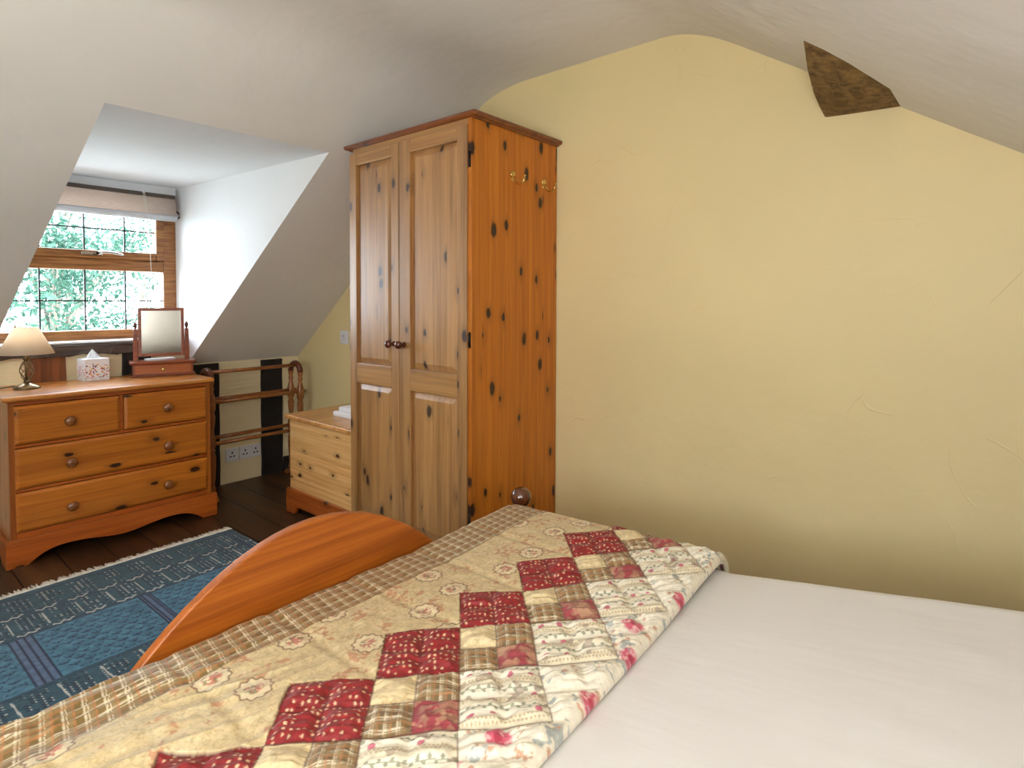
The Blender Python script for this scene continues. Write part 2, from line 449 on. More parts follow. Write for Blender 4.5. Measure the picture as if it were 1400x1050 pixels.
# ------------------------------------------------------------------ window
XF = -3.95
def window_one():
    yl, yr = ywl+.012, 1.405
    gl, gr = yl+.053, 1.352
    bm = new_bm()
    box(bm, XF-.07, XF, gr, yr+.02, .955, 1.875); box(bm, XF-.07, XF, yl-.02, gl, .955, 1.875)
    box(bm, XF-.07, XF, gl, gr, .955, 1.022); box(bm, XF-.07, XF, gl, gr, 1.365, 1.432)
    box(bm, XF-.07, XF, gl, gr, 1.80, 1.875)
    w = struct('window_1', bm, M['frame'], bev=.006); w['kind'] = 'structure'
    s0, s1 = gl, gr
    bm = new_bm()
    box(bm, XF-.055, XF+.018, s0, s0+.044, 1.432, 1.798); box(bm, XF-.055, XF+.018, s1-.044, s1, 1.432, 1.798)
    box(bm, XF-.055, XF+.018, s0+.044, s1-.044, 1.432, 1.477); box(bm, XF-.055, XF+.018, s0+.044, s1-.044, 1.755, 1.798)
    obj('opening_sash', bm, M['frame'], w, bev=.006)
    for z0, z1, y0, y1 in ((1.022, 1.365, gl, gr), (1.477, 1.755, s0+.044, s1-.044)):
        bm = new_bm(); box(bm, XF-.030, XF-.026, y0-.004, y1+.004, z0-.004, z1+.004); obj('pane', bm, M['glass'], w)
    bm = new_bm()
    for z0, z1, zh, y0, y1 in ((1.022, 1.365, 1.19, gl, gr), (1.477, 1.755, 1.604, s0+.044, s1-.044)):
        for y in (.553, .75, .954, 1.153):
            if y > y0+.02: box(bm, XF-.034, XF-.020, y-.0036, y+.0036, z0, z1)
        box(bm, XF-.034, XF-.020, y0, y1, zh-.0036, zh+.0036)
    obj('lead_came', bm, M['lead'], w)
    # chrome espagnolette handle on the sash
    bm = new_bm(); box(bm, XF+.018, XF+.024, .928, 1.03, 1.447, 1.466)
    hb = obj('handle_plate', bm, M['chrome'], w, bev=.003)
    bm = new_bm(); tube(bm, [(XF+.022, 1.0, 1.457), (XF+.036, 1.005, 1.460), (XF+.046, 1.03, 1.467), (XF+.048, 1.07, 1.466), (XF+.046, 1.11, 1.459), (XF+.044, 1.128, 1.454)], [.011, .010, .008, .007, .007, .006], 10)
    obj('handle', bm, M['chrome'], w)
    bm = new_bm(); lathe(bm, [(.009, 0), (.009, .006), (.005, .008)], (XF+.044, 1.0, 1.460), 'x', 14); obj('lock_button', bm, M['iron'], w)
window_one()
# second window, added behind the camera for extra daylight
bm = new_bm()
for a in ((W2[0], W2[0]+.06, W2[2], W2[3]), (W2[1]-.06, W2[1], W2[2], W2[3]), (W2[0]+.06, W2[1]-.06, W2[2], W2[2]+.06), (W2[0]+.06, W2[1]-.06, W2[3]-.06, W2[3]), (-.38, -.32, W2[2]+.06, W2[3]-.06)):
    box(bm, a[0], a[1], NY-.08, NY-.02, a[2], a[3])
w2 = struct('added_window', bm, M['frame']); 
bm = new_bm(); box(bm, W2[0]+.05, W2[1]-.05, NY-.052, NY-.048, W2[2]+.05, W2[3]-.05); obj('pane', bm, M['glass'], w2)

# white board over the blind, white sill board
bm = new_bm(); box(bm, -3.945, -3.905, ywl+.01, 1.412, 1.836, 1.884); struct('trim_1', bm, M['white_gloss'], bev=.003)
bm = new_bm(); box(bm, -3.95, -3.808, .47, 1.428, .958, .968); struct('trim_2', bm, M['white_gloss'], bev=.003)
# weathered beam under the window
def rough_beam(y0, y1, x0, x1, z0, z1, n=26):
    bm = new_bm(); rings = []
    for k in range(n+1):
        y = y0+(y1-y0)*k/n
        w = lambda s: .006*math.sin(k*.9+s)+.004*math.sin(k*2.3+2*s)
        rings.append([bm.verts.new(p) for p in ((x0, y, z0+w(1)), (x1+.5*w(2), y, z0+.008+w(3)), (x1+.5*w(4), y, z1-.01+.3*w(5)), (x1-.01, y, z1), (x0, y, z1))])
    for a, b in zip(rings, rings[1:]):
        for i in range(5): bm.faces.new((a[i], a[(i+1) % 5], b[(i+1) % 5], b[i]))
    bm.faces.new(rings[0]); bm.faces.new(rings[-1][::-1]); return bm
struct('trim_3', rough_beam(.47, 1.425, -3.93, -3.795, .888, .957), M['beam'])
# upright timber posts in the eaves wall
def post(name, y0, y1, z1, mat, lean=0.):
    bm = new_bm(); n = 14; rings = []
    for k in range(n+1):
        z = z1*k/n
        a, b = .0015*math.sin(k*1.7+y0*9), .0015*math.sin(k*1.3+y1*7)
        rings.append([bm.verts.new(p) for p in ((LX-.03, y0+a, z), (LX+.014, y0+a, z), (LX+.016, y1+b, z), (LX-.03, y1+b, z))])
    for a, b in zip(rings, rings[1:]):
        for i in range(4): bm.faces.new((a[i], a[(i+1) % 4], b[(i+1) % 4], b[i]))
    bm.faces.new(rings[0]); bm.faces.new(rings[-1][::-1])
    struct(name, bm, mat, bev=.004)
post('trim_4', .655, .825, .893, M['post_lamplit'])
post('trim_5', 1.085, 1.23, .893, M['post'])
post('trim_6', 1.455, 1.617, .793, M['post'])
post('trim_7', 1.893, 2.042, .79, M['post'])
bm = new_bm(); box(bm, LX-.02, LX+.03, 2.05, GY, 0, .10); struct('trim_8', bm, M['post'])
# old timber brace poking through the right slope
pts = [(-.432,1.759,1.929), (-.383,1.79,1.895), (-.323,1.83,1.862), (-.242,1.969,1.806), (-.240,2.161,1.803), (-.461,2.18,1.814), (-.462,2.1,1.832), (-.464,2.03,1.856), (-.453,1.9,1.890),
       (-.45,2.25,2.05), (-.22,2.25,1.88), (-.42,1.9,2.03), (-.22,2.0,1.87)]
bm = new_bm()
for p in pts: bm.verts.new(p)
bmesh.ops.convex_hull(bm, input=bm.verts)
struct('trim_9', bm, M['brace'], bev=.004)

# ------------------------------------------------------------------ wardrobe
def wardrobe():
    t = thing('wardrobe', 'tall honey pine double wardrobe with panelled doors against the yellow wall', 'wardrobe', (-1.955, 1.88, 0))
    xl, xr, yf, yb = -2.352, -1.557, 1.622, 2.165
    bm = new_bm(); box(bm, xr-.02, xr, yf, yb, .0, 1.902); obj('side_panel', bm, M['ward_side'], t, bev=.002)
    bm = new_bm(); box(bm, xl, xl+.02, yf, yb, .0, 1.902); obj('side_panel', bm, M['ward_side'], t, bev=.002)
    bm = new_bm(); box(bm, xl+.02, xr-.02, yb-.012, yb, .06, 1.895); obj('back_panel', bm, M['ward_side'], t)
    bm = new_bm(); box(bm, xl+.02, xr-.02, yf, yb-.012, .08, .10); obj('floor_panel', bm, M['ward_rail'], t)
    # plinth and face strips
    bm = new_bm(); box(bm, xl+.02, xr-.02, yf+.006, yf+.026, 0, .10); obj('plinth', bm, M['ward_rail'], t, bev=.002)
    bm = new_bm(); box(bm, xl+.02, xr-.02, yf-.012, yf+.02, 1.879, 1.902); obj('top_rail', bm, M['ward_rail'], t)
    # moulded cornice, stepped profile swept round front and both sides
    prof = [(0, 1.897), (.009, 1.898), (.014, 1.902), (.024, 1.904), (.029, 1.909), (.030, 1.914), (.028, 1.920), (.022, 1.924), (-.02, 1.924)]
    bm = new_bm(); rings = []
    for cx, cy, dx, dy in ((xl, yb, -1, 0), (xl, yf, -1, -1), (xr, yf, 1, -1), (xr, yb, 1, 0)):
        rings.append([bm.verts.new((cx+dx*o, cy+dy*o, z)) for o, z in prof])
    for a, b in zip(rings, rings[1:]):
        for i in range(len(prof)-1): bm.faces.new((a[i], b[i], b[i+1], a[i+1]))
    bm.faces.new([r[-1] for r in rings]); bm.faces.new([r[0] for r in rings][::-1])
    bm.faces.new(rings[0]); bm.faces.new(rings[-1][::-1])
    obj('cornice', bm, M['cornice'], t, label='dark stained moulded cornice')
    # doors
    yd0, yd1 = yf-.022, yf-.002
    def raised(bm, x0, x1, z0, z1):
        """fielded panel: recessed edge, sloping bevel, raised field"""
        b = .028
        for (p, q, yy) in ((0, b, 0),):
            o = [(x0, z0), (x1, z0), (x1, z1), (x0, z1)]
            i = [(x0+b, z0+b), (x1-b, z0+b), (x1-b, z1-b), (x0+b, z1-b)]
            vo = [bm.verts.new((a, yd0+.0175, c)) for a, c in o]
            vi = [bm.verts.new((a, yd0+.006, c)) for a, c in i]
            vb = [bm.verts.new((a, yd1-.002, c)) for a, c in o]
            for k in range(4):
                bm.faces.new((vo[k], vo[(k+1) % 4], vi[(k+1) % 4], vi[k]))
                bm.faces.new((vo[k], vb[k], vb[(k+1) % 4], vo[(k+1) % 4]))
            bm.faces.new(vi); bm.faces.new(vb[::-1])
        return bm
    for side, dx0, dx1, a0, a1 in (('l', xl+.004, -1.986, -2.296, -2.038), ('r', -1.982, -1.576, -1.912, -1.630)):
        bm = new_bm(); box(bm, dx0, a0, yd0, yd1, .085, 1.876); d = obj('door', bm, M['ward_front'], t, bev=.002)
        bm = new_bm(); box(bm, a1, dx1, yd0, yd1, .085, 1.876); obj('stile', bm, M['ward_front'], d, bev=.002)
        for z0, z1 in ((.085, .205), (.812, .905), (1.822, 1.876)):
            bm = new_bm(); box(bm, a0, a1, yd0+.0005, yd1, z0, z1); obj('rail', bm, M['ward_rail'], d, bev=.003)
        for z0, z1 in ((.205, .812), (.905, 1.822)):
            bm = raised(new_bm(), a0, a1, z0, z1); obj('panel', bm, M['ward_front'], d)
        kx = -2.018 if side == 'l' else -1.950
        bm = new_bm(); lathe(bm, [(.012, 0), (.013, .004), (.008, .012), (.008, .018), (.014, .023), (.0175, .031), (.0165, .040), (.010, .046), (.003, .048)], (kx, yd0, 1.008), '-y', 20)
        obj('knob', bm, M['dknob'], d, label='dark varnished turned knob')
        if side == 'r':
            bm = new_bm(); box(bm, dx1, -1.557, yf-.016, yf, .0, 1.899); obj('hinge_post', bm, M['ward_side'], t, bev=.002)
            for z in (1.74, 1.045, .33):
                bm = new_bm(); tube(bm, [(dx1+.012, yf-.018, z-.03), (dx1+.012, yf-.018, z+.03)], .005, 10); box(bm, dx1+.004, dx1+.016, yf-.0185, yf-.0155, z-.026, z+.026)
                obj('hinge', bm, M['iron'], t, label='black iron hinge')
        else:
            bm = new_bm(); tube(bm, [(xl-.002, yf-.012, 1.70), (xl-.002, yf-.012, 1.77)], .005, 10); obj('hinge', bm, M['iron'], t, label='black iron hinge')
    # two brass coat hooks on the side
    for y in (1.852, 2.066):
        bm = new_bm(); lathe(bm, [(.015, 0), (.016, .003), (.012, .006), (.004, .007)], (xr, y, 1.722), 'x', 16)
        lathe(bm, [(.010, 0), (.011, .003), (.006, .005)], (xr, y, 1.700), 'x', 12)
        h = obj('coat_hook', bm, M['brass'], t, label='brass coat hook')
        bm = new_bm(); tube(bm, [(xr+.004, y, 1.712), (xr+.012, y, 1.695), (xr+.026, y, 1.680), (xr+.044, y, 1.677), (xr+.058, y, 1.688), (xr+.064, y, 1.704)], [.0055, .005, .0045, .004, .004, .0045], 10)
        lathe(bm, [(.002, -.006), (.0055, -.003), (.0065, 0), (.0055, .003), (.002, .006)], (xr+.064, y, 1.708), 'z', 10)
        obj('hook_arm', bm, M['brass'], h)
wardrobe()

# ------------------------------------------------------------------ chest of drawers
def dresser():
    t = thing('chest_of_drawers', 'honey pine chest of two short and two long drawers under the dormer window', 'chest of drawers', (-3.57, .94, 0))
    xf, xb, y0, y1 = -3.342, -3.798, .512, 1.370
    bm = new_bm(); box(bm, xb, xf-.022, y0, y0+.018, .06, .742); obj('side_panel', bm, M['dress_side'], t, bev=.002)
    bm = new_bm(); box(bm, xb, xf-.022, y1-.018, y1, .06, .742); obj('side_panel', bm, M['dress_side'], t, bev=.002)
    bm = new_bm(); box(bm, xb, xb+.008, y0+.018, y1-.018, .06, .742); obj('back_panel', bm, M['dress_side'], t)
    for a in ((y0, y0+.022, .10, .742), (y1-.022, y1, .10, .742)):
        bm = new_bm(); box(bm, xf-.022, xf-.004, *a); obj('front_stile', bm, M['dress_side'], t, bev=.0015)
    for a in ((y0+.022, y1-.022, .722, .742), (y0+.022, y1-.022, .530, .542), (y0+.022, y1-.022, .330, .342), (y0+.022, y1-.022, .10, .146), (.937, .953, .542, .722)):
        bm = new_bm(); box(bm, xf-.022, xf-.004, *a); obj('drawer_rail', bm, M['plinth'], t, bev=.0015)
    # moulded top
    bm = new_bm(); yl, yr = .488, 1.382
    prof = [(-3.318, .744), (-3.314, .750), (-3.314, .756), (-3.320, .763), (-3.328, .766), (xb, .766), (xb, .744)]
    prism(bm, prof, 'xz', yl, yr); obj('top', bm, M['dress_top'], t, bev=.004)
    bm = new_bm(); box(bm, xb+.005, -3.336, y0-.006, y1+.006, .736, .744); obj('top_moulding', bm, M['plinth'], t, bev=.003)
    # drawers
    def drawer(a0, a1, z0, z1, knobs):
        a0 += .003; a1 -= .003; z0 += .003; z1 -= .003
        bm = new_bm(); d = .012
        o = [(a0, z0), (a1, z0), (a1, z1), (a0, z1)]; i = [(a0+d, z0+d), (a1-d, z0+d), (a1-d, z1-d), (a0+d, z1-d)]
        vb = [bm.verts.new((xf-.02, p, q)) for p, q in o]; vo = [bm.verts.new((xf+.004, p, q)) for p, q in o]; vi = [bm.verts.new((xf+.012, p, q)) for p, q in i]
        for k in range(4):
            bm.faces.new((vb[k], vb[(k+1) % 4], vo[(k+1) % 4], vo[k])); bm.faces.new((vo[k], vo[(k+1) % 4], vi[(k+1) % 4], vi[k]))
        bm.faces.new(vi); bm.faces.new(vb[::-1])
        dr = obj('drawer', bm, M['dress'], t)
        for y, z in knobs:
            bm = new_bm(); lathe(bm, [(.013, 0), (.012, .004), (.009, .010), (.013, .016), (.021, .021), (.0235, .027), (.021, .034), (.012, .039), (.003, .041)], (xf+.012, y, z), 'x', 24)
            obj('knob', bm, M['knob'], dr, label='turned wooden knob')
    drawer(.530, .938, .544, .722, [(.728, .631)]); drawer(.952, 1.352, .544, .722, [(1.142, .635)])
    drawer(.530, 1.352, .344, .530, [(.731, .434), (1.143, .435)])
    drawer(.530, 1.352, .148, .330, [(.730, .228), (1.141, .230)])
    # plinth with a scalloped apron
    p0, p1 = .492, 1.392
    out = [(p0, 0), (p0+.075, 0)]
    def bez(a, b, c, d, n=10):
        return [tuple((1-t)**3*a[i]+3*t*(1-t)**2*b[i]+3*t*t*(1-t)*c[i]+t**3*d[i] for i in (0, 1)) for t in [k/n for k in range(1, n+1)]]
    mid = (p0+p1)/2
    L = bez((p0+.075, 0), (p0+.12, .035), (p0+.15, .055), (p0+.22, .056)) + bez((p0+.22, .056), (mid-.13, .056), (mid-.07, .030), (mid, .030))
    out += L + [(p0+p1-a, b) for a, b in L[::-1][1:]] + [(p1-.075, 0), (p1, 0), (p1, .118), (p1-.004, .124), (p0+.004, .124), (p0, .118)]
    bm = new_bm(); prism(bm, out, 'yz', -3.340, -3.322); obj('plinth', bm, M['plinth'], t, bev=.002)
    for a, b in ((p0, p0+.018), (p1-.018, p1)):
        bm = new_bm(); prism(bm, [(xb, 0), (xb+.08, 0), (xb+.12, .04), (-3.46, .04), (-3.42, 0), (-3.340, 0), (-3.340, .105), (xb, .105)], 'xz', a, b); obj('plinth_side', bm, M['plinth'], t)
dresser()
DT = .766

# ------------------------------------------------------------------ table lamp
def lamp():
    cx, cy = -3.585, .622
    t = thing('table_lamp', 'small brass cage lamp with cream cone shade on chest of drawers', 'lamp', (cx, cy, DT))
    bm = new_bm(); lathe(bm, [(.052, 0), (.053, .004), (.050, .009), (.040, .016), (.024, .023), (.012, .027), (.010, .030)], (cx, cy, DT), 'z', 32); obj('base', bm, M['bronze'], t)
    bm = new_bm(); tube(bm, [(cx, cy, DT+.026), (cx, cy, DT+.185)], .0042, 10)
    lathe(bm, [(.010, 0), (.013, .004), (.013, .010), (.006, .014)], (cx, cy, DT+.028), 'z', 16); lathe(bm, [(.008, 0), (.013, .006), (.013, .024), (.009, .030)], (cx, cy, DT+.134), 'z', 16)
    obj('stem', bm, M['bronze'], t)
    bm = new_bm()
    for k in range(6):                                 # six crossing wires make the lattice cage
        for sgn in (1, -1):
            if k % 2 == 0 or sgn == 1:
                pts = []
                for i in range(15):
                    f = i/14; r = .006+.021*math.sin(PI*f)**.8; a = 2*PI*k/6+sgn*f*PI*.95
                    pts.append((cx+r*math.cos(a), cy+r*math.sin(a), DT+.038+.10*f))
                tube(bm, pts, .0016, 6)
    obj('wire_cage', bm, M['bronze'], t)
    z0, z1 = .934-DT, 1.062-DT
    bm = new_bm(); n = 40; rings = []
    for r, z in ((.110, z0), (.0475, z1), (.0455, z1), (.108, z0)):
        rings.append([bm.verts.new((cx+r*math.cos(2*PI*k/n), cy+r*math.sin(2*PI*k/n), DT+z)) for k in range(n)])
    for i in range(4):
        a, b = rings[i], rings[(i+1) % 4]
        for k in range(n):
            f = bm.faces.new((a[k], a[(k+1) % n], b[(k+1) % n], b[k])); f.smooth = i in (0, 2)
    sh = obj('lamp_shade', bm, M['shade'], t)
    bm = new_bm(); tube(bm, [(cx-.046, cy, DT+z1-.004), (cx+.046, cy, DT+z1-.004)], .0015, 6); tube(bm, [(cx, cy-.046, DT+z1-.004), (cx, cy+.046, DT+z1-.004)], .0015, 6)
    tube(bm, [(cx, cy, DT+.185), (cx, cy, DT+z1+.004)], .002, 6); lathe(bm, [(.003, 0), (.006, .004), (.002, .012)], (cx-.03, cy-.035, DT+z1-.002), 'z', 8)
    obj('shade_ring', bm, M['bronze'], sh)
    bm = new_bm(); lathe(bm, [(.008, 0), (.016, .018), (.018, .030), (.012, .045), (.003, .05)], (cx, cy, DT+.186), 'z', 16)
    n = NT('opal_bulb'); n.bsdf((.9, .85, .75), .4, **{'Emission Color': (1, .82, .55, 1), 'Emission Strength': 1.}); obj('bulb', bm, n.m, t)
    bm = new_bm(); tube(bm, [(cx-.05, cy-.01, DT+.004), (cx-.07, cy-.04, DT+.008), (cx-.075, cy-.08, DT+.005), (cx-.06, cy-.10, DT+.004), (cx-.09, cy-.12, DT+.004), (cx-.16, cy-.11, DT+.004)], .003, 8); obj('power_cord', bm, M['flex'], t)
    ld = bpy.data.lights.new('lamp_bulb_light', 'POINT'); ld.energy = .22; ld.color = (1, .80, .55); ld.shadow_soft_size = .02
    lo = bpy.data.objects.new('lamp_bulb_light', ld); COL.objects.link(lo); lo.location = (cx, cy, DT+.255)
lamp()

# ------------------------------------------------------------------ tissue box
def tissues():
    t = thing('tissue_box', 'white flower-printed cube tissue box between the lamp and the mirror', 'tissue box', (-3.722, .925, DT))
    s = .056
    bm = new_bm(); box(bm, -3.722-s, -3.722+s, .925-s, .925+s, DT, DT+.116); obj('carton', bm, M['tbox'], t, bev=.002)
    bm = new_bm(); n = 10; rings = []
    for k in range(6):
        f = k/5; w, d = .036*(1-f)+.002, .012*(1-f)+.002
        rings.append([bm.verts.new((-3.722+d*math.sin(2*PI*i/n)*(1+.35*math.sin(3*i+k)), .925+w*math.cos(2*PI*i/n)-.004*f, DT+.112+.052*f**.9)) for i in range(n)])
    for a, b in zip(rings, rings[1:]):
        for i in range(n): bm.faces.new((a[i], a[(i+1) % n], b[(i+1) % n], b[i]))
    bm.faces.new(rings[-1]); bm.faces.new(rings[0][::-1])
    obj('tissue', bm, M['tissue'], t, label='white tissue pulled up to a point')
    t.rotation_euler = (0, 0, math.radians(5))
tissues()

# ------------------------------------------------------------------ dressing mirror
def dressing_mirror():
    xc = -3.665
    t = thing('dressing_mirror', 'small mahogany swing mirror over a one-drawer box on the chest of drawers', 'mirror', (xc, 1.215, DT))
    y0, y1 = 1.072, 1.362; xf = -3.60; xb = -3.74
    bm = new_bm(); box(bm, xb, xf+.006, y0-.008, y1+.008, DT, DT+.012); obj('plinth', bm, M['mahog'], t, bev=.004)
    bm = new_bm(); box(bm, xb+.004, xf, y0+.004, y1-.004, DT+.012, DT+.070); obj('box', bm, M['mahog'], t, bev=.001)
    bm = new_bm(); box(bm, xf-.004, xf+.003, y0+.014, y1-.014, DT+.018, DT+.066); d = obj('drawer', bm, M['mahog_drawer'], t, bev=.001)
    bm = new_bm(); lathe(bm, [(.004, 0), (.005, .006), (.009, .010), (.010, .015), (.006, .020), (.001, .021)], (xf+.003, 1.213, DT+.040), 'x', 16); obj('knob', bm, M['brass'], d, label='small brass knob')
    bm = new_bm(); box(bm, xb-.004, xf+.010, y0-.010, y1+.010, DT+.070, DT+.086); obj('top', bm, M['mahog'], t, bev=.006)
    zt_ = DT+.086
    for y in (1.092, 1.334):
        bm = new_bm(); prism(bm, [(y-.012, zt_), (y+.012, zt_), (y+.009, 1.03), (y-.009, 1.03)], 'yz', xc-.012, xc+.012); p = obj('post', bm, M['mahog'], t, bev=.002)
        bm = new_bm(); lathe(bm, [(.005, 0), (.004, .006), (.007, .012), (.010, .022), (.008, .032), (.004, .038), (.003, .042)], (xc, y, 1.03), 'z', 14); obj('finial', bm, M['dknob'], p)
    # swinging frame, slightly tilted
    m0, m1, z0, z1 = 1.104, 1.322, .876, 1.150; w = .016
    bm = new_bm()
    for a in ((m0, m0+w, z0, z1), (m1-w, m1, z0, z1), (m0+w, m1-w, z0, z0+w), (m0+w, m1-w, z1-w, z1)): box(bm, xc-.009, xc+.009, *a)
    box(bm, xc-.009, xc-.005, m0+w, m1-w, z0+w, z1-w)
    bmesh.ops.rotate(bm, verts=bm.verts, cent=(xc, 0, 1.01), matrix=Matrix.Rotation(math.radians(-2.5), 3, 'Y'))
    fr = obj('mirror_frame', bm, M['mahog'], t, bev=.003)
    bm = new_bm(); box(bm, xc-.005, xc+.002, m0+w-.001, m1-w+.001, z0+w-.001, z1-w+.001)
    bmesh.ops.rotate(bm, verts=bm.verts, cent=(xc, 0, 1.01), matrix=Matrix.Rotation(math.radians(-2.5), 3, 'Y'))
    obj('mirror_glass', bm, M['mirror'], fr)
    t.rotation_euler = (0, 0, math.radians(-15)); t.location.y += .026; t.scale = (1.04, 1.04, 1.)
dressing_mirror()
bm = new_bm(); box(bm, -3.735, -3.680, 1.17, 1.315, DT+.086, DT+.094)
tag(obj('paper_leaflet', bm, M['tissue'], bev=.001), 'white paper lying behind the swing mirror on its box top', 'paper')

# ------------------------------------------------------------------ towel rail
def towel_rail():
    xa, xb = -3.578, -3.700; ya, yb = 1.472, 2.046
    xm = (xa+xb)/2
    t = thing('towel_rail', 'turned wooden towel rail standing between the chests by the timber wall', 'towel rail', (xm, (ya+yb)/2, 0))
    prof = [(.011, .03), (.016, .06), (.010, .09), (.013, .12), (.016, .20), (.017, .26), (.012, .285), (.018, .295), (.012, .305), (.017, .33), (.017, .37), (.011, .39),
            (.010, .42), (.014, .46), (.016, .50), (.011, .525), (.017, .54), (.018, .57), (.018, .60), (.012, .63), (.009, .65), (.013, .668), (.009, .68), (.013, .70), (.013, .715)]
    for y in (ya, yb):
        for x in (xa, xb):
            bm = new_bm(); lathe(bm, [(r_*1.3, h_) for r_, h_ in prof], (x, y, 0), 'z', 16); obj('upright', bm, M['rail'], t)
        bm = new_bm()                                     # arched head
        pts = []
        for k in range(15):
            a = PI*k/14; pts.append((xm+(abs(xa-xb)/2)*math.cos(a), y, .715+.055*math.sin(a)))
        tube(bm, pts, .019, 10); obj('arch', bm, M['arch'], t, label='dark arched head piece')
        bm = new_bm()
        prism(bm, [(xb-.07, 0), (xb-.03, 0), (xb+.0, .012), (xa, .012), (xa+.03, 0), (xa+.07, 0), (xa+.068, .018), (xa+.03, .035), (xb-.03, .035), (xb-.068, .018)], 'xz', y-.014, y+.014); obj('foot', bm, M['rail'], t, bev=.003)
    for x, z, e in ((xm, .757, .0), (xa, .583, .035), (xb, .583, .035), (xa, .333, .012), (xb, .343, .012)):
        bm = new_bm(); tube(bm, [(x, ya-.005, z), (x, yb+e, z)], .0115, 10); obj('rail', bm, M['rail'], t)
towel_rail()

# ------------------------------------------------------------------ blanket box
def blanket_box():
    xl, xr, yf, yb = -3.062, -2.372, 1.685, 2.120
    t = thing('blanket_box', 'pale knotty pine blanket box in the corner left of the wardrobe', 'chest', ((xl+xr)/2, (yf+yb)/2, 0))
    bm = new_bm(); box(bm, xl, xr, yf, yb, .05, .528); obj('body', bm, M['chest'], t, bev=.002)
    bm = new_bm(); box(bm, xl-.022, xr+.006, yf-.024, yb+.01, .530, .553); obj('lid', bm, M['chest_top'], t, bev=.006, seg=3)
    bm = new_bm()
    out = [(xl-.016, 0), (xl+.06, 0)]+[(xl+.06+.03*math.sin(a), .045*(1-math.cos(a))) for a in [k*PI/2/6 for k in range(1, 7)]]+[(xr-.09, .045), (xr-.06, 0), (xr+.006, 0), (xr+.006, .128), (xr, .138), (xl-.010, .138), (xl-.016, .128)]
    prism(bm, out, 'xz', yf-.018, yf); obj('plinth', bm, M['chest_base'], t, bev=.003)
    bm = new_bm(); box(bm, xl-.016, xl, yf, yb, 0, .132); obj('plinth_side', bm, M['chest_base'], t, bev=.003)
blanket_box()
# two folded white towels on it
def folded(name, x0, x1, y0, y1, z0, h, lab):
    bm = new_bm(); r = h/2
    prof = [(x0+r+r*math.cos(a), z0+r+r*math.sin(a)) for a in [PI/2+PI*k/8 for k in range(9)]]+[(x1, z0), (x1, z0+h)]
    prism(bm, prof, 'xz', y0, y1, True)
    tag(obj(name, bm, M['towel'], bev=.004), lab, 'towel', 'folded towels on the blanket box')
folded('folded_towel', -2.835, -2.45, 1.815, 2.06, .553, .028, 'lower of two folded white towels on the blanket box lid')
folded('folded_towel', -2.80, -2.45, 1.83, 2.05, .581, .026, 'upper of two folded white towels on the blanket box lid')

# ------------------------------------------------------------------ wall plates
def plate_left(y0, y1, z0, z1, label, n):
    t = thing('wall_socket', label, 'socket', (LX, (y0+y1)/2, z0), 'sockets low on the timber wall')
    bm = new_bm(); box(bm, LX-.002, LX+.010, y0, y1, z0, z1); obj('plate', bm, M['white_plastic'], t, bev=.003)
    w = (y1-y0)/n
    for k in range(n):
        c = y0+w*(k+.5)
        bm = new_bm()
        for dy, dz, a, b in ((0, .018, .004, .007), (-.011, -.006, .006, .004), (.011, -.006, .006, .004)): box(bm, LX+.0095, LX+.0105, c+dy-a, c+dy+a, (z0+z1)/2+dz-b-.004, (z0+z1)/2+dz+b-.004)
        obj('pin_slots', bm, M['hole'], t)
        if n == 2:
            bm = new_bm(); cc = c+(.018 if k == 0 else -.018); box(bm, LX+.0095, LX+.014, cc-.007, cc+.007, z1-.032, z1-.014); obj('rocker', bm, M['white_plastic'], t, bev=.002)
plate_left(1.652, 1.738, .142, .228, 'single white socket left of its double neighbour, low on timber wall', 1)
plate_left(1.744, 1.886, .142, .228, 'double white socket right of its single neighbour, low on timber wall', 2)
t = thing('wall_plate', 'square white wall plate beside the wardrobe above the blanket box', 'wall plate', (-3.24, GY, .912))
bm = new_bm(); box(bm, -3.283, -3.197, GY-.010, GY, .914, 1.0); obj('plate', bm, M['white_plastic'], t, bev=.003)
bm = new_bm(); box(bm, -3.255, -3.225, GY-.016, GY-.009, .935, .98); obj('rocker', bm, M['white_plastic'], t, bev=.003)
bm = new_bm(); box(bm, -3.246, -3.234, GY-.0175, GY-.0155, .962, .968); obj('mark', bm, M['grey_plastic'], t)

